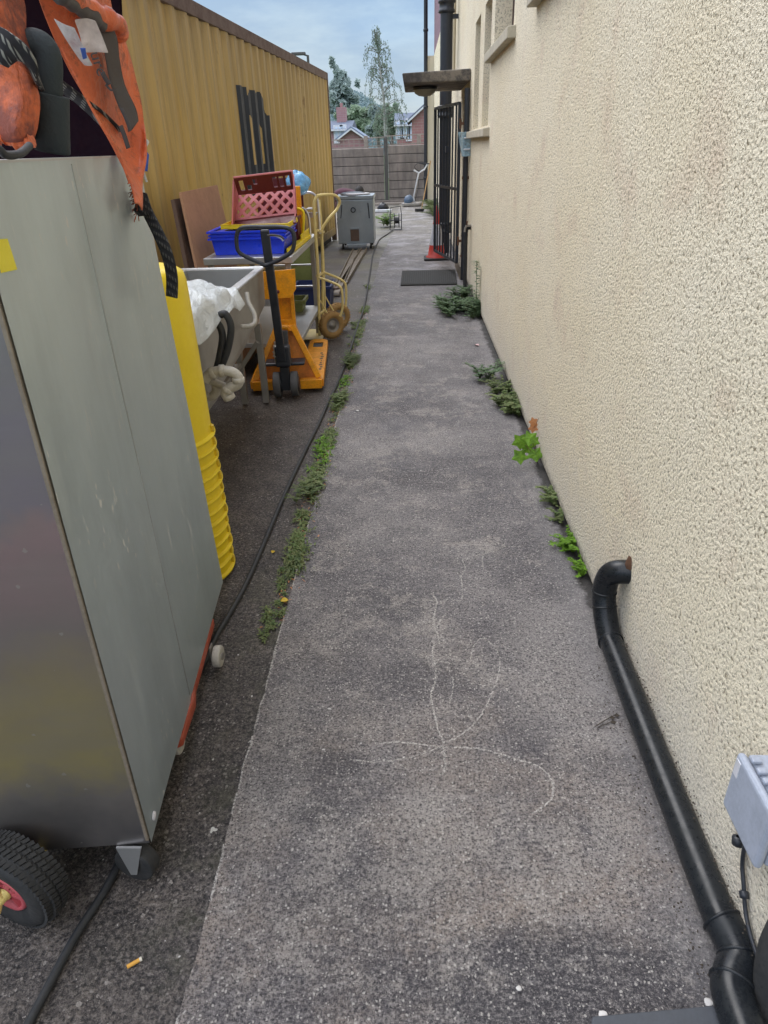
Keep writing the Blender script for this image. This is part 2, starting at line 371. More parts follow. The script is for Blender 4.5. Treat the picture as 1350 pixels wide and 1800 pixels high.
def make_webbing(name, dark, light, sc=1.0):
    t = NT(name)
    w = t.n.new('ShaderNodeTexWave'); w.wave_type = 'BANDS'; w.bands_direction = 'DIAGONAL'; w.inputs['Scale'].default_value = 26*sc; w.inputs['Distortion'].default_value = 1.2
    t.L(t.pos, w.inputs['Vector'])
    w2 = t.n.new('ShaderNodeTexWave'); w2.wave_type = 'BANDS'; w2.bands_direction = 'X'; w2.inputs['Scale'].default_value = 42*sc; w2.inputs['Distortion'].default_value = .8
    t.L(t.map((1, -1, 1.6)), w2.inputs['Vector'])
    m = t.math('MULTIPLY', t.ramp(w.outputs['Fac'], [(.55, 0), (.8, 1)]), t.ramp(w2.outputs['Fac'], [(.3, 0), (.6, 1)]))
    return t.fin(t.mix(m, dark, light), .8, 0, t.bump(w.outputs['Fac'], .002))
def make_cloth_dirty():
    t = NT('stained_orange_fabric')
    n = t.noise(7, 6, .7); n2 = t.noise(2.5, 3)
    col = t.mix(t.ramp(n, [(.40, 0), (.54, 1)]), (.66, .14, .04), (.20, .045, .025))
    sp = t.ramp(t.noise(60, 4, .8), [(.50, 0), (.58, .8)])
    col = t.mix(t.math('MULTIPLY', sp, t.ramp(n2, [(.42, 0), (.6, 1)])), col, (.03, .015, .02))
    w = t.noise(1, 4, .6, t.map((14, 9, 6)), dist=2)
    return t.fin(t.mix(t.ramp(n2, [(.5, 0), (.7, .6)]), col, (.04, .02, .02)), .6, 0, t.bump(n, .006, 1, t.bump(w, .014)))
def make_fence_conc():
    t = NT('stained_concrete_panel')
    n = t.noise(2, 5, .65); s = t.noise(1, 5, .7, t.map((7, 7, 1.2))); st = t.noise(1, 3, .6, t.map((2.2, 1, .12)))
    col = t.mix(t.ramp(n, [(.35, 0), (.65, 1)]), (.185, .16, .145), (.29, .255, .23))
    col = t.mix(t.ramp(s, [(.45, 0), (.7, .6)]), col, (.10, .09, .09))
    col = t.mix(t.ramp(st, [(.58, 0), (.66, .35)]), col, (.32, .27, .24))
    return t.fin(col, .9, 0, t.bump(t.noise(45, 4), .004))
def make_canopy():
    t = NT('lichened_concrete')
    n = t.noise(8, 6, .75); n2 = t.noise(3, 3)
    col = t.mix(t.ramp(n, [(.42, 0), (.56, 1)]), (.13, .12, .115), (.33, .29, .245))
    col = t.mix(t.ramp(t.sep()[0], [(.0, .6), (.35, 0)]), col, (.09, .085, .09))
    return t.fin(t.mix(t.ramp(n2, [(.55, 0), (.7, .5)]), col, (.34, .30, .23)), .95, 0, t.bump(n, .012))

M = dict(
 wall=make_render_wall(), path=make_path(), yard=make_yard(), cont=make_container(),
 contrail=simple('rusty_rail_steel', (.165, .12, .10), .6, .2, (.07,.035,.02), .7, 9),
 contdark=simple('black_undercoat', (.018,.017,.018), .7),
 logo=simple('navy_black_paint', (.018, .028, .045), .45, 0, (.07,.07,.06), .4, 10),
 galv=make_steel('dull_galvanised_sheet', (.57, .645, .66), .30, (50, 50, 1.2), .40, (.43, .505, .52), .82, True),
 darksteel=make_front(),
 trim=simple('worn_edge_strip', (.26, .22, .17), .5, .3, (.07,.05,.035), .6, 14),
 inox=make_steel('brushed_stainless', (.56, .57, .57), .3, (40, 3, 60), .4, (.33, .32, .30), .92),
 inoxd=make_steel('grimy_stainless', (.40, .385, .36), .42, (10, 10, 2), .55, (.15, .13, .10), .7),
 box=make_steel('satin_steel_box', (.40,.445,.48), .30, (50, 50, 1), .5, (.24, .28, .31), .85),
 orange=make_orange(),
 inside=simple('maroon_lining', (.010, .003, .006), .95, 0, (.004,.003,.008), .8, 4, .001, 40, .05),
 dirtyorange=make_cloth_dirty(),
 greyband=simple('grey_printed_band', (.055, .05, .05), .5, 0, (.12,.07,.05), .3, 12),
 foam=simple('black_pipe_foam', (.022, .032, .038), .75, 0, (.06,.07,.07), .4, 10, .002, 120),
 web=make_webbing('patterned_webbing', (.012,.012,.016), (.22,.22,.20)),
 web2=make_webbing('black_webbing', (.010,.010,.013), (.075,.072,.065)),
 bubble=make_clear('bubble_wrap', (.62,.55,.50), .75, .2),
 film=make_clear('clear_film', (.62,.68,.74), .55, .15),
 blueprint=simple('blue_print_scrap', (.04,.12,.5), .4),
 ylabel=simple('yellow_sticker', (.80,.68,.02), .4, 0, (.5,.4,.05), .2),
 yellow=simple('yellow_tub_plastic', (.83, .60, .008), .38, 0, (.40,.25,.03), .16, 5, .0006, 40),
 yellowd=simple('scuffed_yellow_plastic', (.70,.48,.02), .4, 0, (.10,.07,.03), .6, 22),
 jack=simple('yellow_orange_enamel', (.88, .33, .004), .3, 0, (.10,.035,.01), .6, 13, .001),
 jackdark=simple('shaded_orange_enamel', (.62,.20,.01), .4, 0, (.06,.03,.01), .7, 9),
 black=simple('satin_black_steel', (.014,.017,.024), .35, .0, (.05,.05,.055), .35, 20),
 rubber=simple('black_rubber', (.016,.017,.018), .68, 0, (.07,.065,.06), .5, 25, .0015, 90),
 wheelgrey=simple('worn_grey_tyre', (.085,.085,.088), .7, 0, (.03,.03,.03), .5, 20),
 chrome=make_steel('chromed_steel', (.72,.72,.74), .18, (20,20,20), .2),
 cream=simple('cream_yellow_enamel', (.70,.56,.225), .34, 0, (.25,.15,.06), .3, 16),
 tan=simple('tan_rubber', (.33,.195,.062), .7, 0, (.13,.075,.03), .6, 18, .002, 60),
 hubpink=simple('faded_red_plastic_hub', (.46,.085,.10), .5, 0, (.18,.04,.05), .4, 20),
 hubyel=simple('pale_yellow_axle', (.74,.60,.20), .4, 0, (.10,.06,.02), .5, 30),
 red=simple('orange_red_plastic', (.36,.065,.028), .42, 0, (.16,.04,.02), .5, 12),
 pvcw=simple('grubby_white_pvc', (.50,.48,.43), .4, 0, (.20,.17,.12), .6, 14),
 pvcb=simple('black_gloss_pvc', (.008,.010,.013), .22, 0, (.05,.055,.05), .16, 30, .0002, 60, .32),
 hose=simple('black_rubber_hose', (.016,.018,.021), .5, 0, (.06,.06,.06), .5, 18),
 greybox=simple('blue_grey_plastic', (.34,.375,.45), .42, 0, (.16,.17,.20), .45, 18, .0004),
 blue=simple('royal_blue_plastic', (.006,.045,.78), .26, 0, (.01,.02,.30), .4, 9),
 maroon=simple('maroon_plastic', (.11,.010,.018), .36, 0, (.06,.008,.015), .5, 9),
 pink=simple('faded_pink_plastic', (.60,.20,.22), .42, 0, (.34,.09,.10), .5, 9),
 white=simple('white_letter_plastic', (.78,.62,.60), .4),
 bluebag=make_clear('blue_poly_bag', (.16,.42,.72), .72, .15),
 sheetw=make_sheetw(),
 ply=simple('weathered_plywood', (.42,.235,.135), .8, 0, (.23,.13,.08), .7, 3, .001, 50),
 green=simple('olive_green_plastic', (.17,.20,.06), .5),
 navy=simple('navy_plastic', (.01,.025,.11), .4),
 fencec=make_fence_conc(), canopy=make_canopy(),
 postc=simple('dark_weathered_post', (.085,.082,.08), .9, 0, (.04,.05,.04), .6, 5),
 timber=simple('grey_weathered_timber', (.32,.28,.25), .9, 0, (.12,.11,.10), .6, 8),
 brickp=make_brick('purple_brick', (.25,.13,.16), (.20,.11,.15), (.28,.22,.26)),  # purple is the brick's own colour
 brickr=make_brick('red_house_brick', (.36,.18,.17), (.31,.15,.15), (.36,.26,.25), 2, 'x'),
 bricko=make_brick('orange_house_brick', (.36,.20,.20), (.31,.17,.18), (.36,.27,.28), 2, 'x'),
 slate=simple('blue_slate_roof', (.105,.125,.17), .95, 0, (.08,.10,.14), .5, 3),
 slateb=simple('pale_slate_roof', (.16,.20,.27), .9, 0, (.12,.16,.22), .5, 3),
 trimw=simple('white_upvc', (.62,.64,.68), .4), paint_cream=simple('smooth_cream_render', (.62,.54,.39), .9, 0, (.42,.36,.26), .4, 3, .002),
 pier=simple('bright_cream_render', (.82,.74,.57), .9, 0, (.6,.52,.38), .3, 3, .002),
 sill=simple('cream_painted_sill', (.48,.43,.33), .8, 0, (.22,.20,.16), .6, 8, .003),
 glass=make_glass('dark_window_glass', (.05,.045,.06)), hglass=make_glass('far_window_glass', (.35,.42,.5)),
 mat=simple('black_rubber_mat', (.018,.019,.018), .8, 0, (.09,.085,.075), .6, 30, .006, 110),
 conered=simple('cone_red_plastic', (.50,.04,.03), .45), conew=simple('cone_white_sleeve', (.58,.60,.66), .35),
 wood=simple('broom_handle_wood', (.42,.25,.10), .6), rust=simple('rusty_bracket', (.13,.06,.03), .8),
 skin=simple('skin', (.50,.27,.19), .5, 0, (.3,.12,.08), .3), hair=simple('dark_hair', (.012,.010,.010), .6),
 jacket=simple('maroon_jacket_cloth', (.075,.022,.04), .8), trouser=simple('dark_trouser_cloth', (.02,.022,.03), .85), shoe=simple('black_shoe_leather', (.012,.012,.012), .5),
 lfg=make_leaf('weed_leaf_green', (.07,.125,.04), (.14,.215,.07), (.32,.33,.15)), lfd=make_leaf('dark_herb_green', (.075,.135,.07), (.14,.22,.11), (.24,.33,.18)),
 lfl=make_leaf('bright_leaf_green', (.085,.18,.014), (.15,.29,.025)), lfy=make_leaf('yellow_leaf', (.55,.36,.03), (.75,.55,.06), (.8,.6,.1)),
 lfo=make_leaf('withered_orange_leaf', (.42,.16,.05), (.55,.25,.10), (.6,.3,.15)), stem=simple('weed_stem', (.10,.14,.05), .7),
 birch=make_leaf('birch_leaf', (.11,.155,.13), (.16,.21,.16), (.24,.30,.22)), birchb=simple('silver_birch_bark', (.40,.40,.38), .8, 0, (.08,.08,.08), .6, 3),  # birch leaf colour paled and blued to carry distance haze
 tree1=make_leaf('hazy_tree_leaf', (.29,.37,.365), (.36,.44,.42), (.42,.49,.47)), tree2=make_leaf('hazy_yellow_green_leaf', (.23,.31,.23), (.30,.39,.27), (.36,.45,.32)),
 tree3=make_leaf('distant_blue_green_leaf', (.15,.22,.235), (.19,.27,.28), (.23,.31,.32)), bark=simple('hazy_bark', (.16,.15,.13), .9),  # distance haze mixed into the leaf and bark colours
 hill=simple('wooded_hill', (.17,.24,.25), .95, 0, (.13,.19,.20), .8, .05, .1, 1), grass=simple('far_grass', (.09,.13,.05), .95),
 crumb=simple('white_crumb', (.62,.60,.58), .7), petal=simple('pale_pink_petal', (.62,.42,.42), .6), cig=simple('cigarette_filter', (.70,.36,.06), .7), cigw=simple('cigarette_paper', (.72,.66,.55), .8),
 twig=simple('dry_twig', (.055,.042,.03), .9), scratch=make_scratch(), edge=make_scratch(), chalk=simple('pale_mortar_line', (.52,.49,.46), .9, 0, (.2,.19,.18), .8, 40),
 drain=simple('dark_slate_slab', (.055,.062,.075), .55), light=simple('grimy_lamp_glass', (.34,.31,.24), .5),
 clearbox=make_clear('clear_acrylic', (.28,.40,.46), .5, .1), brown=simple('brown_panel', (.115,.07,.05), .5), hotlid=simple('pale_lid', (.62,.62,.66), .4),
 bin=simple('black_bag_plastic', (.012,.013,.02), .28), bluegrey=simple('blue_grey_motor_housing', (.06,.10,.16), .3),
)

# ------------------------------------------------------------ ground, path
YZ = -0.012
g = MB(); g.quad((-400,-60,YZ-.004),(400,-60,YZ-.004),(400,900,YZ-.004),(-400,900,YZ-.004)); struct(g.build('ground', M['grass']))
g = MB(); g.quad((-9,-3,YZ),(.7,-3,YZ),(.7,23.2,YZ),(-9,23.2,YZ)); struct(g.build('yard_ground', M['yard']))
# path with uneven edge
def path_edge(y):
    if y > 11: b = -.475+.13*min(1, (y-11)/4)
    else: b = -.475
    return b+.008*noise.noise(Vector((0, y*1.7, 0)))+.004*noise.noise(Vector((3, y*14, 0)))
ys = [-2.5]
while ys[-1] < 23.0: ys.append(ys[-1]+(.025 if ys[-1] < 6 else .1))
cuts = [7.78, 12.2, 16.1]
pm = MB()
for i in range(len(ys)-1):
    a, b = ys[i], ys[i+1]
    if any(a <= c < b for c in cuts): b2 = b-.006
    else: b2 = b
    pm.quad((path_edge(a),a,0),(.70,a,0),(.70,b2,0),(path_edge(b2),b2,0))
    pm.quad((path_edge(a)-.004,a,YZ-.01),(path_edge(a),a,0),(path_edge(b2),b2,0),(path_edge(b2)-.004,b2,YZ-.01))
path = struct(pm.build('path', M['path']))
el = MB()
y = .35
while y < 4.2:
    L = random.uniform(.04, .22)
    if random.random() < .62:
        n = max(2, int(L/.012)); rows = []
        for k in range(n+1):
            yy = y+L*k/n; w = .0016+.010*abs(noise.noise(Vector((9, yy*38, 0))))
            rows.append([(path_edge(yy)-.003, yy, .0005), (path_edge(yy)+w, yy, .0012)])
        el.grid(rows, False)
    y += L+random.uniform(0, .03)
el.build('edge_line', M['edge'], path)
# pale scratches worn into the path
def ribbon(mb, pts, w, z=.0012):
    P = smoothpts([G(*p) for p in pts], 10)
    rows = []
    for i, p in enumerate(P):
        t = (P[min(i+1, len(P)-1)]-P[max(i-1, 0)]).normalized(); nrm = Vector((-t.y, t.x, 0)); ww = w*(.7+.6*random.random())
        q = p+nrm*random.uniform(-.002, .002)
        rows.append([(q.x-nrm.x*ww, q.y-nrm.y*ww, z), (q.x+nrm.x*ww, q.y+nrm.y*ww, z)])
    mb.grid(rows, False)
sm = MB()
for pts, w in [([(657,1308),(700,1305),(770,1312),(800,1314),(850,1318),(900,1333),(950,1350),(972,1380),(965,1410),(935,1430)], .0032),
               ([(615,1335),(660,1340),(720,1332),(780,1312)], .0024),
               ([(782,1308),(770,1280),(757,1225),(765,1200),(765,1170),(760,1140),(775,1130)], .0034),
               ([(773,1128),(762,1090),(768,1060),(760,1045)], .0034), ([(767,1105),(775,1090),(785,1078)], .0034),
               ([(775,1062),(790,1053),(810,1056),(812,1035),(810,1012)], .0026),
               ([(810,1012),(818,1000),(813,985),(822,980)], .0022), ([(820,1020),(850,1018),(870,1010)], .002), ([(850,1002),(850,975),(880,962),(920,962)], .0022),
               ([(783,1308),(820,1285),(845,1258),(862,1225),(876,1185),(878,1155),(868,1135)], .0024),
               ([(868,1135),(845,1123),(830,1145),(830,1165),(850,1170)], .0022), ([(780,1318),(782,1345),(778,1362)], .0034),
               ([(795,1190),(797,1210),(790,1238)], .0022), ([(680,1138),(720,1145),(760,1160),(800,1168)], .002), ([(1085,1040),(1095,1075),(1110,1110)], .0022),
               ([(1085,1180),(1100,1250),(1130,1330),(1160,1400)], .004)]:
    ribbon(sm, pts, w*.85)
sm.build('scratch', M['scratch'], path)

# ------------------------------------------------------------ building on the right
WX = .665
holes = [(7.80, 8.38, 1.63, 2.56), (6.78, 7.38, 1.63, 2.56), (5.35, 6.52, 2.16, 3.3), (3.0, 4.25, 2.20, 3.3), (9.0, 9.92, .15, 2.06), (13.6, 14.4, 1.6, 2.9)]
bld = thing('rendered_building', 'cream roughcast building wall with brick above, running along the right of the path', 'building', (WX, 0, 0))
def wall_face(y0, y1, z0, z1, x, holes):
    mb = MB(); Y = sorted({y0, y1, *[h[0] for h in holes], *[h[1] for h in holes]}); Z = sorted({z0, z1, *[h[2] for h in holes], *[h[3] for h in holes]})
    for a, b in zip(Y, Y[1:]):
        for c, d in zip(Z, Z[1:]):
            if any(h[0] <= a and b <= h[1] and h[2] <= c and d <= h[3] for h in holes): continue
            mb.quad((x,b,c),(x,a,c),(x,a,d),(x,b,d))
    D = .2
    for (a, b, c, d) in holes:
        mb.quad((x,b,c),(x,b,d),(x+D,b,d),(x+D,b,c)); mb.quad((x,a,c),(x+D,a,c),(x+D,a,d),(x,a,d))
        mb.quad((x,a,d),(x+D,a,d),(x+D,b,d),(x,b,d)); mb.quad((x,a,c),(x,b,c),(x+D,b,c),(x+D,a,c))
    return mb
w = wall_face(-2.6, 22.9, .035, 3.665, WX, holes)
w.quad((WX,-2.6,.035),(8,-2.6,.035),(8,-2.6,3.665),(WX,-2.6,3.665)); w.quad((WX,22.9,.035),(WX,22.9,3.665),(8,22.9,3.665),(8,22.9,.035))
w.quad((WX,-2.6,.035),(WX,22.9,.035),(8,22.9,.035),(8,-2.6,.035))
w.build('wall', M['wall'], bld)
b = MB(); b.bx(WX+.02, 8, -2.6, 22.9, -.02, .034); b.build('base_course', M['postc'], bld)
b = MB(); b.bx(WX+.012, 8, -2.6, 22.9, 3.667, 7.5); b.build('brick_wall', M['brickp'], bld)
b = MB(); b.prism([(WX-.25,0,7.5),(8.3,0,7.5),(4.3,0,10)], (0,25.2,0)); 
for i in range(len(b.v)): b.v[i].y -= 2.6
b.build('roof', M['slate'], bld)
b = MB(); b.bx(.42, WX-.003, 22.62, 22.9, .0, 3.66); b.build('end_pier', M['pier'], bld)
for i, (a, bb, c, d) in enumerate(holes):
    if i == 4: continue
    f = MB()
    for (p, q, r_, s_) in [(a, a+.05, c, d), (bb-.05, bb, c, d), (a+.05, bb-.05, c, c+.05), (a+.05, bb-.05, d-.05, d)]: f.bx(WX+.13, WX+.19, p, q, r_, s_)
    fr = f.build('window', M['brown'] if i > 1 else M['trimw'], bld, bevel=.004)
    f = MB(); f.bx(WX+.15, WX+.16, a+.05, bb-.05, c+.05, d-.05); f.build('pane', M['glass'], fr)
for (a, bb, z) in [(6.62, 8.62, 1.63), (5.22, 6.74, 2.16), (2.9, 4.42, 2.20), (13.5, 14.5, 1.6)]:
    f = MB(); f.hexa([(WX-.055,a,z-.085),(WX+.13,a,z-.085),(WX+.13,bb,z-.085),(WX-.055,bb,z-.085),(WX-.055,a,z-.022),(WX+.13,a,z+.004),(WX+.13,bb,z+.004),(WX-.055,bb,z-.022)])
    f.build('sill', M['sill'], bld, bevel=.006)
# doorway
f = MB(); f.bx(WX+.1, WX+.15, 9.0, 9.92, .15, 2.06); dr = f.build('door', M['black'], bld, bevel=.004)
f = MB(); f.bx(WX-.07, WX-.002, 8.93, 10.0, .0, .15); f.build('threshold', M['trim'], bld, bevel=.004)
# concrete canopy over the door
cn = thing('door_canopy', 'lichen-stained concrete slab canopy projecting over the gated doorway', 'canopy', (WX, 9.7, 2.11))
f = MB(); N = 14
f.hexa([(-.073,8.88,2.105),(WX-.003,8.88,2.105),(WX-.003,10.45,2.105),(-.068,10.45,2.105),(-.088,8.84,2.195),(WX-.003,8.83,2.215),(WX-.003,10.45,2.215),(-.08,10.45,2.195)])
f.build('slab', M['canopy'], cn, bevel=.012)
bl = thing('bulkhead_lamp', 'round domed lamp fixed under the concrete door canopy', 'lamp', (.17, 9.45, 2.103))
f = MB(); f.lathe([(0,.0),(.14,.0),(.145,-.03),(.13,-.035)], (.17,9.45,2.103), seg=28); f.build('lamp_base', M['black'], bl)
f = MB(); f.lathe([(.13,-.035),(.115,-.07),(.07,-.095),(0,-.105)], (.17,9.45,2.103), seg=28); f.build('lamp_glass', M['light'], bl)

# pipes on building
sp = thing('soil_pipe', 'thick black soil pipe rising up the cream wall behind the iron gate', 'pipe', (.53, 11.4, 0))
f = MB(); f.tube([(.505,11.4,0),(.505,11.4,7)], .086, 20); f.build('pipe', M['black'], sp)
for z in (.35, 1.9, 3.13):
    f = MB(); f.lathe([(.086,-.07),(.112,-.06),(.112,-.03),(.1,-.02),(.1,.04),(.118,.05),(.118,.08),(.086,.09)], (.505,11.4,z), seg=20); f.build('collar', M['black'], sp)
f = MB(); f.bx(.58, .667, 11.37, 11.43, 3.0, 3.05); f.build('bracket', M['black'], sp)
sp2 = thing('rainwater_pipe', 'thin cream plastic pipe on the wall just right of the thick black pipe', 'pipe', (.62, 11.98, 0))
f = MB(); f.tube([(.64,12.02,2.36),(.64,12.02,7)], .025, 12); f.build('pipe', M['paint_cream'], sp2)
for z in (3.1, 5): f = MB(); f.bx(.612,.667,11.99,12.05,z,z+.03); f.build('bracket', M['paint_cream'], sp2)
dp = thing('downpipe', 'slim black downpipe at the far corner of the cream building', 'pipe', (.435, 22.5, 0))
f = MB(); f.tube([(.435,22.5,0),(.435,22.5,8)], .055, 14); f.build('pipe', M['black'], dp)
for z in (.6, 2.4, 4.2): f = MB(); f.lathe([(.056,0),(.07,.005),(.07,.06),(.056,.065)], (.435,22.5,z), seg=14); f.build('collar', M['black'], dp)
vp = thing('service_pipe', 'black vertical service pipe on the cream wall beside the rubber mat', 'pipe', (.63, 8.75, 0))
f = MB(); f.tube([(.625,8.78,.02),(.625,8.78,2.03)], .03, 14); f.build('pipe', M['black'], vp)
for z in (.3, 1.15): f = MB(); f.box((.63,8.78,z),(.085,.03,.03)); f.build('clip', M['rust'], vp)
tp = thing('outside_tap', 'brass outdoor tap on a black lagged pipe low on the wall', 'tap', (.62, 8.2, 0))
f = MB(); f.tube(smoothpts([(.615,8.28,.0),(.612,8.27,.3),(.61,8.26,.58),(.62,8.25,.66),(.66,8.24,.67)], 5), .022, 10); f.build('lagged_pipe', M['rubber'], tp)
f = MB(); f.tube([(.665,8.22,.69),(.60,8.20,.69)], .012, 10); f.tube([(.61,8.2,.69),(.595,8.2,.67),(.59,8.2,.63)], .011, 10); f.build('spout', M['inoxd'], tp)
f = MB(); f.tube([(.615,8.2,.69),(.615,8.2,.73)], .006, 8); f.box((.615,8.2,.735),(.014,.05,.01)); f.build('handle', M['rust'], tp)
mb_ = thing('leaflet_box', 'clear blue-tinted acrylic box fixed to the wall beside the gate', 'box', (.64, 8.95, 1.36))
f = MB(); f.hexa([(.57,8.60,1.37),(.663,8.60,1.37),(.663,8.70,1.37),(.57,8.70,1.37),(.52,8.60,1.61),(.663,8.60,1.61),(.663,8.70,1.61),(.52,8.70,1.61)]); f.build('holder', M['clearbox'], mb_, bevel=.004)
for z in (1.44, 1.55): f = MB(); f.tube([(.585,8.585,z),(.655,8.585,z)], .008, 8); f.build('clip', M['trimw'], mb_)

# open iron gate
P0 = G(801, 461, .2); P1 = G(764, 440, .2)
P0 = Vector((P0.x+.012, P0.y, 0))
gate = thing('security_gate', 'black iron barred gate swung open against the path beside the doorway', 'gate', (P0.x, P0.y, .05))
gd = Vector((P1.x-P0.x, P1.y-P0.y, 0)); zt = 1.9
f = MB(); zb = .2
for t_ in (0, 1): 
    q = P0+gd*t_; f.bar((q.x,q.y,zb),(q.x,q.y,zt), .036, .034)
for z in (zb, 1.02, zt): f.bar((P0.x,P0.y,z),(P0.x+gd.x,P0.y+gd.y,z), .03, .03)
f.build('frame', M['black'], gate)
NB = 8
for k in range(1, NB):
    q = P0+gd*(k/NB); f = MB(); f.bar((q.x,q.y,zb+.012),(q.x,q.y,zt-.012), .019, .019); f.build('bar', M['black'], gate)
f = MB(); q = P0+gd*.45; f.box((q.x,q.y,1.44),(.05,.16,.07)); f.build('lock_box', M['black'], gate, bevel=.004)
for z in (.45, 1.7): f = MB(); f.tube([(P0.x+.01,P0.y-.02,z-.05),(P0.x+.01,P0.y-.02,z+.05)], .013, 8); f.bar((P0.x,P0.y-.02,z),(WX,P0.y-.05,z),.02,.03); f.build('hinge', M['rust'], gate)

# traffic cone
cx_, cy_ = .365, 10.72
cone = thing('traffic_cone', 'red and white traffic cone standing behind the iron gate', 'cone', (cx_, cy_, 0))
f = MB(); f.box((cx_,cy_,.016),(.37,.37,.03)); f.build('base', M['rubber'], cone, bevel=.012)
def cr(z): return .135-.118*(z/.72)
f = MB(); f.lathe([(.155,.03),(.15,.045),(cr(.05),.055),(cr(.2),.2)], (cx_,cy_,0), seg=28); f.build('lower_cone', M['conered'], cone)
f = MB(); f.lathe([(cr(.2)+.001,.2),(cr(.48)+.001,.48)], (cx_,cy_,0), seg=28); f.build('reflective_sleeve', M['conew'], cone)
f = MB(); f.lathe([(cr(.48),.48),(cr(.72),.72),(.012,.725),(0,.725)], (cx_,cy_,0), seg=28); f.build('cone_tip', M['conered'], cone)
# doormat
f = MB(); a, b_, c, d = G(704,503), G(803,501), G(800,476), G(707,478)
dm = thing('rubber_mat', 'black ribbed rubber mat lying on the path before the doorway', 'mat', ((a+b_+c+d)/4))
f.hexa([a,b_,c,d]+[p+Vector((0,0,.018)) for p in (a,b_,c,d)]); mm = f.build('mat_base', M['mat'], dm, bevel=.004)
f = MB()
for k in range(26):
    t_ = (k+.5)/26; p = a.lerp(b_, t_); q = d.lerp(c, t_); f.bar(p.lerp(q,.04)+Vector((0,0,.019)), p.lerp(q,.96)+Vector((0,0,.019)), .009, .008)
f.build('rib', M['rubber'], dm)
# ------------------------------------------------------------ black waste pipe near right
wp = thing('waste_pipe', 'glossy black plastic waste pipe elbowing out of the wall and running along its foot', 'pipe', (.64, 1.3, 0))
rp = .036
f = MB(); el1 = smoothpts([(WX+.03,1.81,.305),(.645,1.825,.30),(.622,1.85,.268),(.615,1.855,.205),(.617,1.83,.15),(.622,1.795,.105),(.625,1.755,.08)], 6)
f.tube(el1, rp+.002, 24); f.build('elbow', M['pvcb'], wp)
f = MB(); f.tube([(.625,1.765,.083),(.628,1.2,.068),(.632,.86,.058)], rp, 28); f.build('straight_pipe', M['pvcb'], wp)
f = MB()
for c_, d_ in [((.625,1.752,.081),(.0,-1,-.03)), (el1[18],(el1[19]-el1[17])), (el1[23],(el1[24]-el1[22]))]:
    f = MB(); f.lathe([(rp,-.004),(rp+.0045,-.002),(rp+.0045,.002),(rp,.004)], c_, d_, 28); f.build('collar', M['pvcb'], wp)
e2 = smoothpts([(.632,.875,.06),(.640,.835,.056),(.640,.800,.052),(.617,.770,.048),(.603,.74,.046),(.60,.68,.044),(.60,.5,.042)], 7)
f = MB(); f.tube(e2, rp+.003, 28); f.build('bottom_elbow', M['pvcb'], wp)
f = MB(); 
for i in (1, 13, 24): f = MB(); f.lathe([(rp+.002,-.004),(rp+.0065,-.002),(rp+.0065,.002),(rp+.002,.004)], e2[i], e2[i+1]-e2[i-1], 28); f.build('joint_ring', M['pvcb'], wp)
# rag of mortar above hole
f = MB(); f.lathe([(0,.03),(.012,.01),(.02,-.01),(.012,-.03)], (WX,1.805,.345), (-.3,0,1), 9); f.build('mortar_patch', M['rust'], wp)
dk = thing('second_pipe', 'dark matt pipe end rising in the bottom right corner of the photo', 'pipe', (.66,.72,0))
f = MB(); f.tube(smoothpts([(.672,.70,.0),(.668,.735,.06),(.672,.765,.15),(.70,.79,.24)],6), [.03]*19, 18); f.build('pipe_body', M['rubber'], dk)
f = MB(); a = G(1040,1792); b_ = G(1262,1772); c = G(1262,1850); d = G(1000,1850)
f.prism([(a.x,a.y,-.003),(d.x,.55,-.003),(c.x,.55,-.003),(b_.x,b_.y,-.003)], (0,0,.016))
tag(f.build('gully_cover', M['drain'], None, (.45,.65,0), bevel=.003), 'dark slate-coloured slab covering the gully under the black elbow pipe', 'cover')

# grey junction box
jb = thing('junction_box', 'blue-grey plastic electrical junction box low on the cream wall', 'junction box', (WX,.88,.4))
X0 = .607
A = AX(1293,1328,X0); B = AX(1347,1410,X0); Cc = AX(1273,1418,X0); D_ = AX(1316,1510,X0)
ymid0 = (A.y+Cc.y)/2+.004; ymid1 = (B.y+D_.y)/2-.02; z0 = (Cc.z+D_.z)/2; z1 = (A.z+B.z)/2
f = MB(); f.bx(.627, WX+.004, ymid1, ymid0, z0, z1); f.build('body', M['greybox'], jb, bevel=.007, seg=3)
f = MB(); f.bx(X0, .6245, ymid1-.003, ymid0+.003, z0-.003, z1+.003); f.build('lid', M['greybox'], jb, bevel=.009, seg=3)
for t_ in (.16, .34, .5, .66, .84):
    f = MB(); yy = ymid1+(ymid0-ymid1)*t_; f.box((.632,yy,z1+.005),(.018,.013,.009)); f.build('clasp', M['greybox'], jb, bevel=.003)
f = MB(); f.bx(X0-.0015, X0+.001, ymid0-.022, ymid0-.006, z1-.045, z1-.006); f.build('catch', M['hotlid'], jb, bevel=.001)
f = MB(); f.tube(smoothpts([(.645,(ymid0+ymid1)/2+.03,z0),(.655,.905,.215),(.656,.88,.17),(.656,.84,.12),(.655,.78,.10),(.657,.70,.10)],6), .0045, 8)
cb = f.build('cable', M['black'], jb)
f = MB(); f.lathe([(.004,-.008),(.009,-.006),(.009,.006),(.004,.008)], (.655,.868,.155), (0,.7,.7), 10); f.build('cable_gland', M['black'], jb); f = MB(); f.lathe([(.005,-.01),(.012,-.008),(.012,.008),(.005,.01)], (.652,.93,.235), (0,.3,.9), 10); f.build('cable_gland', M['black'], jb)

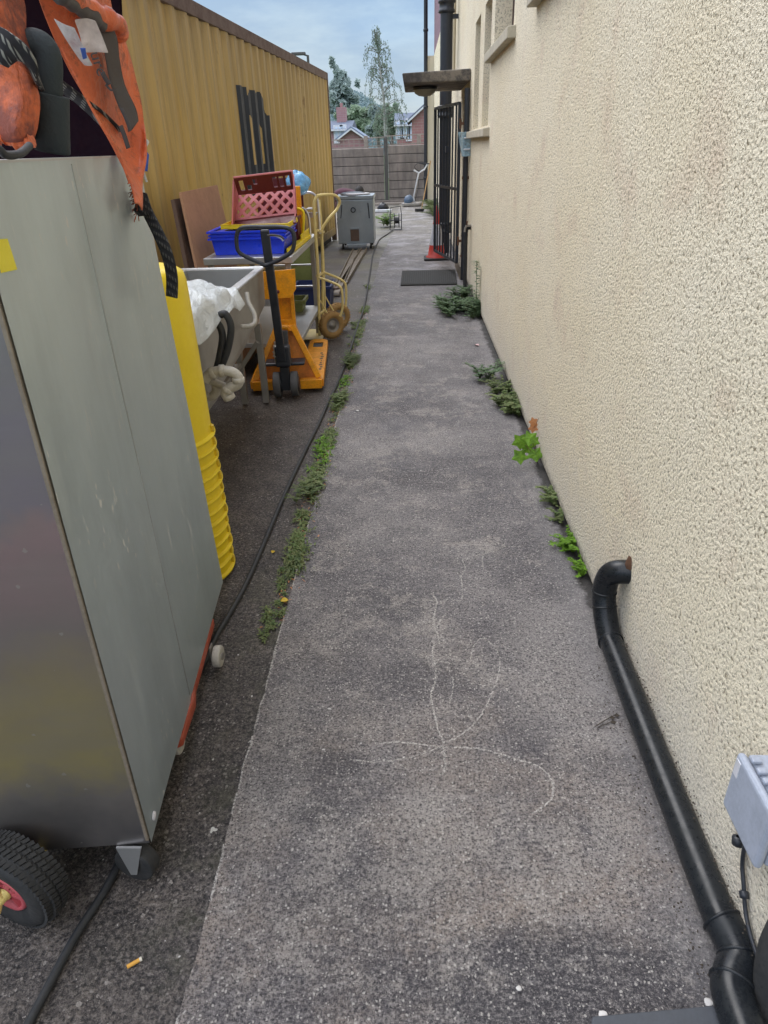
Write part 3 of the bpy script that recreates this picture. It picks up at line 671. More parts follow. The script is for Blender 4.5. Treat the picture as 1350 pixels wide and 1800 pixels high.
# ------------------------------------------------------------ shipping container
CY1 = 13.44; CX1 = -1.371; KS = .0615
def cface(y): return CX1-KS*(CY1-y)
CA = math.atan(KS); CD = Vector((math.sin(CA), math.cos(CA), 0)); CN = Vector((math.cos(CA), -math.sin(CA), 0)) # along, outward
CO = Vector((CX1, CY1, 0))
def cp(s, out, z): # s metres back from far corner
    return CO-CD*s+CN*out+Vector((0,0,z))
CL = 12.19
con = thing('shipping_container', 'long faded yellow corrugated steel shipping container standing along the yard', 'container', (cface(7), 7, 0))
PITCH = .278
def corr(s):
    u = (s/PITCH) % 1.0; d = .030
    if u < .25: return -.008
    if u < .50: return -.008-d*(u-.25)/.25
    if u < .75: return -.008-d
    return -.008-d*(1-(u-.75)/.25)
f = MB(); ss = []
k = 0
while k*PITCH < CL-.1:
    for u in (0,.25,.5,.75): ss.append(.09+(k+u)*PITCH)
    k += 1
ss = [s for s in ss if s < CL-.1]
rows = [[cp(s, corr(s-.09), z) for z in (.22, .9, 1.7, 2.49)] for s in ss]
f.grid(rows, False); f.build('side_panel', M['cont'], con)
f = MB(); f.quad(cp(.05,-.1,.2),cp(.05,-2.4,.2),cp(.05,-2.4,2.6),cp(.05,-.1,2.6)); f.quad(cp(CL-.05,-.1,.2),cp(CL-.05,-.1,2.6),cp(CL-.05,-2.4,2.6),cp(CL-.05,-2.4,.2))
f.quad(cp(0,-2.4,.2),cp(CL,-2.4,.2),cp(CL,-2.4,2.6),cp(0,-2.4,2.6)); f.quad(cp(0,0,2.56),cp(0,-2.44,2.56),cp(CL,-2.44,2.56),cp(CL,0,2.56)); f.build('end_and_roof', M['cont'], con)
f = MB(); f.bar(cp(.0,-.03,2.545),cp(CL,-.03,2.545),.06,.11); f.build('top_rail', M['contrail'], con, bevel=.005)
f = MB(); f.bar(cp(.0,-.03,.17),cp(CL,-.03,.17),.05,.12); f.build('bottom_rail', M['cont'], con, bevel=.005)
f = MB(); f.bar(cp(.06,-.2,.05),cp(CL,-.2,.05),.2,.12); f.build('skid_beam', M['contdark'], con)
for s_ in (.04, CL-.04): f = MB(); f.bar(cp(s_,-.04,0.0),cp(s_,-.04,2.6),.085,.085); f.build('corner_post', M['contrail'], con, bevel=.006)
# painted letter following the corrugation
def cpix(px, py):
    d = wdir(410+px/10.59, 140+py/10.59); o = Vector((0,0,H)); t_ = (CO-o).dot(CN)/d.dot(CN); p = o+d*t_
    return ((CO-p).dot(CD), p.z)
A0, A1 = cpix(195,950)[0], cpix(345,950)[0]; B0, B1 = cpix(415,950)[0], cpix(530,950)[0]; C0, C1 = cpix(575,950)[0], cpix(712,950)[0]
ZT0 = cpix(180,128)[1]; ZT1 = cpix(330,205)[1]; ZA1 = cpix(350,670)[1]; ZT2 = cpix(510,232)[1]; ZA2 = cpix(540,760)[1]; ZB1 = cpix(460,1600)[1]; ZT3 = ZT2-.22
polys = [[(A0,ZT0),(A1,ZT0),(A1,1.05),(A0,1.05)], [(A1,ZT1-.06),(A1-.10,ZT1+.01),(B1+.10,ZT1+.01),(B1,ZT1-.10),(B1,ZA1-.06),(B0,ZA1-.05),(A1,ZA1)], [(B0,ZA1+.02),(B1,ZA1+.02),(B1,1.05),(B0,1.05)],
         [(B1+.02,ZT2-.04),(B1-.1,ZT2),(C0-.02,ZT2),(C1+.10,ZT3+.04),(C1,ZT3-.10),(C1,ZA2-.10),(C0,ZA2-.08),(B1,ZA2)], [(C0,ZA2+.05),(C1,ZA2+.05),(C1,1.05),(C0,1.05)], [(A0+.16,ZB1-.16),(C1-.15,ZB1-.16),(C1-.15,1.05),(A0+.16,1.05)], [(A1,ZB1),(C1,ZB1),(C1,1.05),(A1,1.05)]]
def inside(poly, x, y):
    c = False; n = len(poly)
    for i in range(n):
        x1, y1 = poly[i]; x2, y2 = poly[i-1]
        if (y1 > y) != (y2 > y) and x < (x2-x1)*(y-y1)/(y2-y1)+x1: c = not c
    return c
s0 = min(p[0] for P in polys for p in P); s1 = max(p[0] for P in polys for p in P)
lg = MB(); st_ = PITCH/20; s_ = .09+math.floor((s0-.09)/st_)*st_
while s_ < s1:
    z = 1.0; run = None
    while z < 2.3:
        ins = any(inside(P, s_+st_/2, z) for P in polys)
        if ins and run is None: run = z
        if not ins and run is not None:
            a_, b_ = corr(s_-.09+1e-6)+.003, corr(s_+st_-.09-1e-6)+.003
            lg.quad(cp(s_,a_,run),cp(s_+st_,b_,run),cp(s_+st_,b_,z),cp(s_,a_,z)); run = None
        z += .012
    s_ += st_
lg.build('painted_letter', M['logo'], con)

# ------------------------------------------------------------ steel cabinet
cab = thing('steel_cabinet', 'tall dull stainless steel cabinet on castors at the left of the photo', 'cabinet', (-.95, 1.5, 0))
a = Vector((-.605,.994,0)); d_ = Vector((-.699,2.048,0)); ax = (d_-a).normalized(); nx = Vector((-ax.y, ax.x, 0)) # nx points -x
Ld = (d_-a).length; Wd = .72; ZB, ZT = .118, 1.497
def cb_(u, v, z):
    k = (z-ZB)/(ZT-ZB); return a+ax*u+nx*v+Vector((-k*.036*u/Ld+k*.014*(1-u/Ld),0,z))
f = MB(); f.hexa([cb_(.012,.004,ZB),cb_(Ld,.004,ZB),cb_(Ld,Wd,ZB),cb_(.012,Wd,ZB),cb_(.012,.004,ZT-.004),cb_(Ld,.004,ZT-.004),cb_(Ld,Wd,ZT-.004),cb_(.012,Wd,ZT-.004)]); f.build('body', M['galv'], cab)
# side skin with fold line and clipped lower corner
f = MB()
def sk(u, z, o=0): return cb_(u, -.0005-o, z)
us = [0, Ld*.18, Ld*.42, Ld*.44, Ld*.75, Ld]; 
side = [[sk(u, z, (.0025 if i in (2,) else 0)+.0025*noise.noise(Vector((u*3, z*2.2, 1)))) for z in [ZB+(ZT-ZB)*k/12 for k in range(13)]] for i, u in enumerate(us)]
f.grid(side, True); f.build('side_panel', M['galv'], cab)
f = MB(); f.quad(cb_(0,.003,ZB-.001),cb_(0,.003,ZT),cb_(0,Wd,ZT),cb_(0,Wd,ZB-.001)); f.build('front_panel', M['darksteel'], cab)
f = MB(); f.bar(cb_(.003,.006,ZB+.01),cb_(.003,.006,ZT),.013,.008,(1,0,0)); f.build('edge_strip', M['trim'], cab, bevel=.002)
f = MB(); f.bar(cb_(Ld*.43,-.002,ZB+.02),cb_(Ld*.43,-.002,ZT-.01),.002,.004,(1,0,0)); f.build('seam', M['inox'], cab)
f = MB(); f.hexa([cb_(-.003,-.004,ZT-.003),cb_(Ld+.003,-.004,ZT-.003),cb_(Ld+.003,Wd,ZT-.003),cb_(-.003,Wd,ZT-.003),cb_(-.003,-.004,ZT+.001),cb_(Ld+.003,-.004,ZT+.001),cb_(Ld+.003,Wd,ZT+.001),cb_(-.003,Wd,ZT+.001)]); f.build('top_panel', M['inox'], cab)
p = AX(270,1434,-.607); f = MB(); f.lathe([(0,.003),(.0095,.002),(.011,-.002)], (p.x+.002,p.y,p.z), -nx, 18); f.build('plug', M['hotlid'], cab)
zs0, zs1 = AX(0,475,-.607).z, AX(0,420,-.607).z; us1 = (AX(14,450,-.607)-a).dot(ax)
f = MB(); f.quad(cb_(.014,-.004,zs0),cb_(us1,-.004,zs0-.004),cb_(us1-.006,-.004,zs1),cb_(.014,-.004,zs1+.004)); f.build('sticker', M['ylabel'], cab)
def castor(c, up=.118):
    f = MB(); f.tube([(c[0]-.004,c[1]-.05,.05),(c[0]+.004,c[1]-.014,.05)], .05, 30); wv = f.build('castor_wheel', M['rubber'], cab, bevel=.005)
    f = MB()
    for sx in (-1,):
        pass
    yy = c[1]-.02
    yy = c[1]-.034; z9 = .052
    z9 = .042
    f.add([(c[0]-.030,yy-.016,up-.002),(c[0]+.028,yy-.016,up-.002),(c[0]+.009,yy-.030,z9),(c[0]-.005,yy-.030,z9),
           (c[0]-.030,yy-.010,up-.002),(c[0]+.028,yy-.010,up-.002),(c[0]+.009,yy-.024,z9),(c[0]-.005,yy-.024,z9)], [(0,1,2,3),(7,6,5,4),(0,4,5,1),(1,5,6,2),(2,6,7,3),(3,7,4,0)])
    f.build('castor_fork', M['inox'], wv)
castor((-.652,1.03)); castor((-1.27,.95)); castor((-.76,1.96)); castor((-1.35,1.9))
# dark cable hook on top edge
f = MB(); f.tube(smoothpts([AX(-60,235,-.62)+Vector((-.02,0,.0)),AX(-10,258,-.605),AX(10,272,-.60),AX(35,270,-.60),AX(52,256,-.61)+Vector((0,0,.0))],8), .006, 10)
tag(f.build('cable_loop', M['hose'], None, (-.62,1.25,1.5)), 'dark grey cable looped over the top edge of the steel cabinet', 'cable')

# ---- orange bulk bag slumped on cabinet top
def rowpts(P, Y, n=10):
    return smoothpts([AY(x, y, (Y[i] if isinstance(Y, list) else Y)) for i, (x, y) in enumerate(P)], n)
def sheet(rows, name, mat, parent, jit=.0, solid=.003, sub=1, n=6, cross=4):
    R_ = [rowpts(P, Y, n) for P, Y in rows]
    cols = list(zip(*R_)); out = []
    for c in cols: out.append(smoothpts(c, cross))
    rr = list(zip(*out)) if False else out
    f = MB(); 
    rr = [[Vector(p)+Vector((noise.noise(p*9)*jit, noise.noise(p*9+Vector((5,0,0)))*jit, noise.noise(p*9+Vector((0,7,0)))*jit*.6)) for p in r] for r in rr]
    f.grid(rr, True); return f.build(name, mat, parent, solid=solid, sub=sub)
bag = thing('orange_bulk_bag', 'torn orange woven bulk bag with dark lining slumped on top of the steel cabinet', 'bag', (-.9, 1.9, 1.5))
# back lining
sheet([([(-60,-140),(0,-140),(70,-140),(140,-120),(215,-60)], 2.02), ([(-60,0),(10,0),(90,10),(160,30),(215,60)], 2.05), ([(-60,140),(20,140),(100,150),(180,165),(225,180)], 2.04), ([(-60,300),(20,300),(100,300),(180,300),(236,300)], 2.0)], 'lining', M['inside'], bag, .015, .004, 0)
# long flap (outer orange surface) falling from top, over the far right edge of the cabinet
flap = sheet([([(20,-150),(65,-12),(108,86),(158,188),(203,262),(224,310),(238,360)], [1.55,1.66,1.72,1.76,1.78,1.76,1.72]),
       ([(70,-150),(112,-14),(150,85),(190,185),(222,262),(236,312),(243,360)], [1.60,1.72,1.78,1.83,1.84,1.79,1.74]),
       ([(130,-150),(160,-12),(192,80),(216,180),(238,250),(246,305),(247,365)], [1.75,1.84,1.88,1.91,1.90,1.83,1.76]),
       ([(180,-150),(196,10),(222,80),(240,150),(250,205),(256,255),(248,370)], [1.85,1.94,1.98,1.98,1.96,1.90,1.78])], 'outer_flap', M['orange'], bag, .010, .003, 0, 8, 5)
# rolled top edge
f = MB(); f.tube(rowpts([(90,-30),(120,-8),(150,10),(175,28),(196,36),(207,46),(208,58)], [1.6,1.66,1.72,1.78,1.83,1.87,1.9]), [.021+.009*noise.noise(Vector((i*.13,2,0))) for i in range(61)], 14); f.build('rolled_hem', M['orange'], bag)
f = MB(); f.tube(rowpts([(100,-14),(128,8),(156,26),(178,44)], [1.6,1.66,1.72,1.78]), [.014+.008*noise.noise(Vector((i*.2,5,0))) for i in range(31)], 12); f.build('folded_strap', M['greyband'], bag)
sheet([([(160,22),(176,62),(185,105),(196,150),(212,195),(232,228)], 1.79), ([(196,46),(205,72),(209,105),(219,150),(238,190),(243,212)], 1.83)], 'printed_stripe', M['greyband'], bag, .004, .002, 0)
f = MB(); dd = rowpts([(108,84),(135,140),(160,188),(185,232),(205,264),(222,305),(238,355)], 1.70, 6); f.tube(dd[:-4], .003, 8); f.build('flap_edge', M['orange'], bag)  # thin bead along the flap's edge, same orange as the flap
for (pts, w_) in [([(214,192),(224,215),(229,232)], .004), ([(212,222),(219,240),(226,262)], .005), ([(180,128),(186,140),(193,150)], .005), ([(186,150),(196,160),(206,158)], .002)]:
    f = MB(); P = rowpts(pts, 1.74, 6); f.grid([[p+Vector((-w_,0,0)) for p in P],[p+Vector((w_,0,.003)) for p in P]]); f.build('print_mark', M['greyband'], bag, solid=.001)
def text(body, size, loc, rot, mat, parent, name='lettering', ext=.001):
    cu = bpy.data.curves.new(name, 'FONT'); cu.body = body; cu.size = size; cu.extrude = ext; cu.align_x = 'CENTER'; cu.align_y = 'CENTER'
    dg = bpy.data.objects.new('tmp', cu); C.objects.link(dg); bpy.context.view_layer.update()
    me = bpy.data.meshes.new_from_object(dg.evaluated_get(bpy.context.evaluated_depsgraph_get())); bpy.data.objects.remove(dg)
    me.materials.clear(); me.materials.append(mat); o = bpy.data.objects.new(name, me); C.objects.link(o)
    off = Vector((0,0,0)); q = parent
    while q is not None: off += q.location; q = q.parent
    o.location = Vector(loc)-off; o.rotation_euler = rot
    if parent: o.parent = parent
    return o
text('ure', .032, AY(173,112,1.70), (R(90),R(80),R(8)), M['greyband'], bag)
# bubble wrap and film taped on
sheet([([(130,36),(148,32),(165,36)], 1.69), ([(140,66),(158,64),(177,66)], 1.70), ([(146,94),(168,93),(188,94)], 1.71)], 'bubble_wrap', M['bubble'], bag, .008, .002, 1)
sheet([([(94,32),(112,42),(130,48)], 1.62), ([(112,62),(128,68),(142,74)], 1.64), ([(136,98),(146,98),(152,96)], 1.67), ([(150,116),(157,117),(163,116)], 1.69)], 'torn_film', M['film'], bag, .008, .001, 1)
sheet([([(141,84),(150,84)], 1.63), ([(146,104),(153,102)], 1.64)], 'blue_print', M['blueprint'], bag, .002, .001, 0)
# white torn edge with blue
f = MB(); f.tube(rowpts([(256,246),(260,250),(254,262),(250,280),(252,300),(258,320)], 1.93, 5), .003, 6); f.build('torn_edge', M['sheetw'], bag)
sheet([([(255,262),(262,272)], 1.95), ([(250,282),(260,292)], 1.95), ([(253,300),(259,302)], 1.95)], 'blue_patch', M['blueprint'], bag, .002, .001, 0)
# frayed end
f = MB()
for k in range(46):
    t_ = k/45; p = AY(236+6*t_, 302+70*t_, 1.86); q = p+Vector((random.uniform(-.02,.0), random.uniform(-.01,.01), random.uniform(-.028,.0)))
    f.tube([p, q], .0011, 4)
f.build('frayed_threads', M['dirtyorange'], bag)
# dangling strap
def strap(pts, w, name, mat, parent, Yd, thick=.004):
    P = rowpts(pts, Yd, 8); rows = []
    for i, p in enumerate(P):
        t = (P[min(i+1,len(P)-1)]-P[max(i-1,0)]).normalized(); n = t.cross(Vector((.25,1,0))).normalized()
        rows.append([p-n*w, p-n*w*.33, p+n*w*.33, p+n*w])
    f = MB(); f.grid(rows, True); return f.build(name, mat, parent, solid=thick)
st = strap([(250,352),(262,378),(278,410),(293,445),(302,485),(302,522)], .0155, 'hanging_strap', M['web2'], bag, [1.90,1.86,1.82,1.80,1.80,1.80], .006)
f = MB(); f.grid([[AY(243,338,1.88),AY(258,340,1.88)],[AY(236,372,1.86),AY(268,372,1.86)],[AY(243,378,1.85),AY(264,376,1.85)]]); f.build('strap_fold', M['web2'], bag, solid=.008)
# strap across the inside
strap([(92,140),(130,168),(165,195),(203,232)], .021, 'inner_strap', M['web'], bag, [1.66,1.72,1.78,1.84])
# dirty front bag lump on left
db = thing('stained_orange_bag', 'crumpled orange bag with dark stains sitting on the left of the cabinet top', 'bag', (-1.0,1.45,1.5))
sheet([([(-90,-60),(-30,-60),(8,-50),(24,-40)], 1.5), ([(-90,-10),(-20,0),(20,20),(36,40)], [1.5,1.42,1.42,1.52]), ([(-90,70),(-20,75),(28,80),(45,85)], [1.5,1.40,1.40,1.52]),
       ([(-90,130),(-10,135),(35,140),(52,142)], [1.5,1.38,1.38,1.50]), ([(-90,190),(-10,192),(38,190),(56,190)], [1.5,1.36,1.37,1.50]), ([(-90,238),(-5,238),(38,238),(57,236)], [1.5,1.36,1.37,1.48]), ([(-90,256),(-5,255),(36,254),(56,250)], [1.5,1.40,1.41,1.50])],
       'bag_body', M['dirtyorange'], db, .035, .004, 0, 6, 4)
f = MB(); f.tube(rowpts([(-60,250),(-10,247),(8,240),(22,247),(40,249),(56,246)], 1.37), [.011+.008*noise.noise(Vector((i*.25,8,0))) for i in range(51)], 10); f.build('bag_hem', M['orange'], db)
strap([(-60,68),(-10,76),(20,92),(48,112),(66,132)], .026, 'bag_strap', M['web'], db, [1.36,1.33,1.33,1.36,1.44], .006)
# black foam pipe
fp = thing('lagged_pipe', 'fat black foam-lagged pipe elbow standing up on the cabinet top among the orange bags', 'pipe', (-.75,1.5,1.5))
f = MB(); f.tube(rowpts([(40,84),(62,76),(80,88),(86,112),(86,140),(87,172)], 1.50, 7), .024, 22); f.build('upper_pipe', M['foam'], fp)
f = MB(); f.tube([AY(89,165,1.50),AY(90,215,1.50),AY(92,268,1.50)], .033, 26); f.build('sleeve', M['foam'], fp, bevel=.003)

# ------------------------------------------------------------ sack truck wheel bottom left
axw = Vector((-.30,-.95,0)).normalized()
wc = G(8, 1572, .113); wc = Vector((wc.x, wc.y, .113))-axw*.036
sw = thing('sack_truck', 'sack truck with a knobbly black tyre and faded red hub at the bottom left', 'sack truck', (wc.x-.2, wc.y, 0))
f = MB(); r0, hw = .113, .040
prof = [(.052,hw*.75),(.060,hw*.95),(.080,hw*1.05),(.098,hw*.95),(.108,hw*.65),(r0-.002,hw*.2),(r0-.002,-hw*.2),(.108,-hw*.65),(.098,-hw*.95),(.080,-hw*1.05),(.060,-hw*.95),(.052,-hw*.75)]
f.lathe(prof, wc, axw, 64); ty = f.build('tyre', M['rubber'], sw)
f = MB(); u = axw.cross(Vector((0,0,1))).normalized()
for i in range(54):
    an = 2*PI*i/54
    for j, (o_, rr) in enumerate([(-.028,.1065),(-.010,.1125),(.010,.1125),(.028,.1065)]):
        an2 = an+(PI/54 if j % 2 else 0); rad = u*math.cos(an2)+Vector((0,0,1))*math.sin(an2); tg = axw.cross(rad)
        f.box(wc+axw*o_+rad*rr, (.016,.009,.006), Matrix(((axw+tg*.4).normalized(), (tg-axw*.4).normalized(), rad)).transposed())
f.build('tread', M['rubber'], ty)
f = MB(); f.lathe([(.054,.0),(.054,.032),(.050,.037),(.045,.037),(.043,.020),(.022,.012),(.020,.030),(.013,.034),(0,.034)], wc, axw, 40)
hb = f.build('hub', M['hubpink'], sw)
f = MB()
for i in range(6):
    an = 2*PI*i/6; rad = u*math.cos(an)+Vector((0,0,1))*math.sin(an); f.bar(wc+rad*.018+axw*.024, wc+rad*.046+axw*.024, .008, .02, axw)
f.build('spoke', M['hubpink'], hb)
f = MB(); f.tube([wc-axw*.4, wc+axw*.05], .008, 16); f.lathe([(.0,.062),(.010,.060),(.0125,.052),(.0125,.042),(.015,.038),(.015,.034)], wc, axw, 16); f.build('axle', M['hubyel'], sw)
tg_ = Vector((-axw.y, axw.x, 0)); tg_ = -tg_ if tg_.x > 0 else tg_
f = MB(); f.tube(smoothpts([wc+axw*.056,wc+axw*.060+Vector((-.004,-.008,-.02)),wc+axw*.062+Vector((-.035,-.01,-.045))],6), .011, 14); f.build('axle_bracket', M['hubyel'], sw)
f = MB(); f.tube(smoothpts([wc+axw*.05,wc+axw*.05+tg_*.08+Vector((0,0,.10)),wc+axw*.05+tg_*.35+Vector((0,0,.35))],5), .013, 10); f.build('frame', M['hubyel'], sw)

# ------------------------------------------------------------ black hose
hp = [(0,1890),(50,1800),(130,1650),(195,1545),(262,1400),(290,1330),(330,1225),(362,1160),(380,1118),(400,1085),(440,1010),(500,870),(535,795),(560,745),(580,700),(592,676),(612,626),(628,575),(640,540),(647,500),(652,470),(655,450),(662,430),(668,420),(680,412),(692,405)]
P = [G(x, y, YZ+.012) for x, y in hp]
for q in P:
    if q.x > path_edge(q.y)-.01: q.z = .012
f = MB(); f.tube(smoothpts(P, 8), .0095, 12)
tag(f.build('rubber_hose', M['hose'], None, (-.6,4,0)), 'long black rubber hose trailing along the edge of the path to the reel', 'hose')

# ------------------------------------------------------------ red plastic dolly beneath cabinet
dl = thing('plastic_dolly', 'orange-red plastic dolly with white castor wheels, poking out beside the cabinet', 'dolly', (-.8,1.55,0))
zd = .115
a1 = G(320,1300,zd); b1 = G(336,1300,zd); c1 = G(376,1100,zd)
f = MB(); x1 = -.632
pts = [(x1-.5,1.30),(x1-.02,1.30),(x1,1.315),(x1-.006,1.46),(x1-.022,1.52),(x1-.03,1.62),(x1-.05,1.85),(x1-.5,1.85)]
f.prism([(x,y,.075) for x,y in pts], (0,0,.032)); f.build('deck', M['red'], dl, bevel=.007, seg=3)
f = MB(); f.prism([(x1-.045,1.303,.108),(x1-.004,1.303,.108),(x1-.004,1.45,.108),(x1-.02,1.50,.108),(x1-.045,1.50,.108)], (0,0,.009)); f.build('raised_lip', M['red'], dl, bevel=.004)
for (wx, wy) in [(-.650,1.735),(-.675,1.37),(-1.1,1.4),(-1.1,1.75)]:
    f = MB(); f.tube([(wx-.012,wy,.036),(wx+.014,wy,.036)], .036, 28); wv = f.build('castor_wheel', M['pvcw'], dl, bevel=.005)
    f = MB(); f.tube([(wx-.017,wy,.036),(wx+.018,wy,.036)], .012, 14); f.build('axle', M['inoxd'], wv)
    f = MB(); f.bar((wx-.0175,wy,.03),(wx-.0175,wy,.08),.03,.004,(1,0,0)); f.build('fork', M['inoxd'], wv)

# ------------------------------------------------------------ nested yellow tubs
# upside-down stack of round tubs, each with a rolled rim and small lugs at its lower edge
BC = Vector((-.938, 2.33, 0)); BR = .189
def tub_body(h, dz=0):
    f = MB(); f.lathe([(BR,dz+.0),(BR-.002,dz+h*.5),(BR-.005,dz+h-.05),(BR-.012,dz+h-.02),(BR-.035,dz+h-.004),(BR-.06,dz+h),(0,dz+h)], BC, seg=56); return f
def tub_rim(dz=0):
    f = MB(); f.lathe([(BR,dz),(BR+.011,dz+.001),(BR+.013,dz+.006),(BR+.012,dz+.011),(BR+.003,dz+.013),(BR+.0005,dz+.016)], BC, seg=56)
    return f
def tub_lugs(dz=0):
    fs = []
    for an in (8, 130, 250):
        d = Vector((math.cos(R(an)), math.sin(R(an)), 0)); f = MB(); f.box(BC+d*(BR+.006)+Vector((0,0,dz+.025)), (.011,.016,.026), Matrix.Rotation(R(an),3,'Z')); fs.append(f)
    return fs
ords = ['bottom','second','third','fourth','fifth','sixth','seventh','eighth','ninth','tenth','eleventh','twelfth']
NT_ = 13; RS = .0475; GRP = 'nested yellow tubs stacked upside down'
root = thing('yellow_tub', 'Scuffed bottom yellow tub of the upturned stack, standing on the ground', 'tub', BC, GRP)
tub_body(.60).build('tub_body', M['yellow'], root); tub_rim().build('rim', M['yellow'], root)
for q in tub_lugs(): q.build('lug', M['yellowd'], root, bevel=.002)
for k in range(1, NT_-1):
    r_ = dup(root, BC+Vector((random.uniform(-.003,.003), random.uniform(-.003,.003), RS*k)), ords[k].capitalize()+' yellow tub up from the ground in the upturned stack beside the cabinet')
    r_.rotation_euler.z = random.uniform(-.05,.05)
dz_ = RS*(NT_-1)
tt = thing('yellow_tub', 'topmost yellow tub of the upturned stack, its whole smooth side showing', 'tub', BC+Vector((0,0,dz_)), GRP)
tub_body(.60, dz_).build('tub_body', M['yellow'], tt); tub_rim(dz_).build('rim', M['yellow'], tt)
for q in tub_lugs(dz_): q.build('lug', M['yellowd'], tt, bevel=.002)

# ------------------------------------------------------------ sink unit
SX0, SX1, SY0, SY1, SZ = -1.44, -.925, 2.75, 4.43, .855
sk_ = thing('sink_unit', 'long stainless steel catering sink with grimy sides and a white plastic waste trap', 'sink', (-1.14, 3.4, 0))
f = MB()
f.bx(SX0,SX1,SY1-.045,SY1,SZ-.012,SZ); f.bx(SX1-.045,SX1,SY0,SY1-.045,SZ-.012,SZ); f.bx(SX0,SX0+.045,SY0,SY1-.045,SZ-.012,SZ); f.bx(SX0+.045,SX1-.045,SY0,SY0+.045,SZ-.012,SZ)
f.build('top_lip', M['inox'], sk_, bevel=.003)
f = MB(); f.tube([(SX1,SY0,SZ-.004),(SX1,SY1,SZ-.004)], .008, 10); f.tube([(SX0,SY1,SZ-.002),(SX1,SY1,SZ-.002)], .010, 10); f.build('rolled_edge', M['inox'], sk_)
f = MB(); i = .05; bz = SZ-.32
f.quad((SX0+i,SY0+i,bz),(SX1-i,SY0+i,bz),(SX1-i,SY1-i,bz),(SX0+i,SY1-i,bz))
for (p,q) in [((SX0+i,SY0+i),(SX1-i,SY0+i)),((SX1-i,SY0+i),(SX1-i,SY1-i)),((SX1-i,SY1-i),(SX0+i,SY1-i)),((SX0+i,SY1-i),(SX0+i,SY0+i))]: f.quad((*p,bz),(*q,bz),(*q,SZ-.006),(*p,SZ-.006))
f.build('bowl', M['inox'], sk_, solid=.003)
f = MB(); f.add([(SX1-.004,SY0,SZ-.012),(SX1-.004,SY1,SZ-.012),(SX1-.012,SY1,SZ-.22),(SX1-.03,3.85,SZ-.34),(SX1-.03,SY0,SZ-.42)], [(0,1,2,3,4)]); f.quad((SX0,SY1-.005,SZ-.02),(SX1-.004,SY1-.005,SZ-.02),(SX1-.01,SY1-.005,SZ-.22),(SX0,SY1-.005,SZ-.22)); f.build('apron', M['inoxd'], sk_, solid=.004)
LA = AY(424,650,4.36); LB = AY(456,600,4.38)
for (lx, ly) in [(LA.x,4.36),(LB.x,4.38),(SX1-.10,2.85),(SX0+.06,4.38),(SX0+.06,2.85)]:
    f = MB(); f.bx(lx-.02,lx+.02,ly-.02,ly+.02,0,SZ-.33 if ly > 4 else SZ-.05); f.build('leg', M['inoxd'], sk_, bevel=.003)
f = MB(); f.bar((LA.x,4.33,.24),(LB.x,4.33,.42),.028,.028); f.build('brace', M['inoxd'], sk_, bevel=.003)
f = MB(); f.bar((LA.x,4.36,.25),(SX0+.06,4.38,.25),.03,.03); f.build('cross_rail', M['inoxd'], sk_, bevel=.003)
f = MB(); f.bar((LA.x,2.87,.27),(LA.x,4.34,.27),.03,.03); f.build('side_rail', M['inoxd'], sk_, bevel=.003)
f = MB(); f.tube(smoothpts([AY(434,514,3.78),AY(437,532,3.76),AY(447,552,3.74),AY(448,566,3.72),AY(440,573,3.7),AY(424,574,3.68)],6), .012, 14); f.build('overflow_pipe', M['pvcw'], sk_)
TY = 2.92
pp = lambda x,y,Y=TY: AY(x,y,Y)
tr_ = MB()
tr_.tube(smoothpts([pp(360,668),pp(372,656),pp(390,652),pp(408,654),pp(419,664),pp(417,676),pp(405,682),pp(396,690),pp(404,702)],6), .023, 18)
trp = tr_.build('waste_trap', M['pvcw'], sk_)
tr_ = MB(); tr_.tube([pp(352,662,3.0),pp(396,680,2.98)], .018, 14); tr_.tube(smoothpts([pp(356,690,3.0),pp(370,697,3.0),pp(380,688,3.0),pp(378,670,3.0)],5), .021, 14); tr_.build('branch_pipe', M['pvcw'], trp)
for (p, dr_) in [(pp(402,697),(.3,.2,-1)),(pp(390,652),(1,0,.05)),(pp(419,668),(0,0,1)),(pp(400,686),(.6,.2,1)),(pp(374,656),(1,0,.4))]: tr_ = MB(); tr_.lathe([(.022,-.013),(.028,-.010),(.028,.010),(.022,.013)], p, dr_, 18); tr_.build('trap_nut', M['pvcw'], trp)
for P_ in ([(372,567),(384,570),(391,590),(387,622),(380,652)], [(383,556),(396,552),(406,575),(401,612),(390,642)]):
    f = MB(); f.tube(smoothpts([AY(*q,3.02) for q in P_],6), .016, 14); f.build('drain_hose', M['hose'], sk_)
# crumpled white sheeting
ws = thing('plastic_sheeting', 'crumpled white plastic sheeting heaped in the sink and drooping over its side', 'sheeting', (-1.0,3.1,.9))
rows = []
for i_ in range(26):
    r_ = []
    for j_ in range(30):
        u_, v_ = i_/25, j_/29
        x = -1.24+.44*u_; y_ = 2.55+.98*v_
        ze = .90+.13*math.exp(-((u_-.45)**2/.10+(v_-.42)**2/.12))-.05*max(0,v_-.8)
        if u_ > .82: ze = ze-(u_-.82)*.42; x = -1.24+.44*.82+.44*(u_-.82)*.45
        n_ = noise.noise(Vector((u_*3.2,v_*5,2)))*.05+abs(noise.noise(Vector((u_*7+v_*5,v_*8,5))))*.028
        r_.append(Vector((x+n_*.4, y_+noise.noise(Vector((u_*6,0,v_*4)))*.03*(1 if 0<i_<25 else 2), ze+n_)))
    rows.append(r_)
f = MB(); f.grid(rows, True); f.build('sheet_heap', M['sheetw'], ws, solid=.003, sub=1)
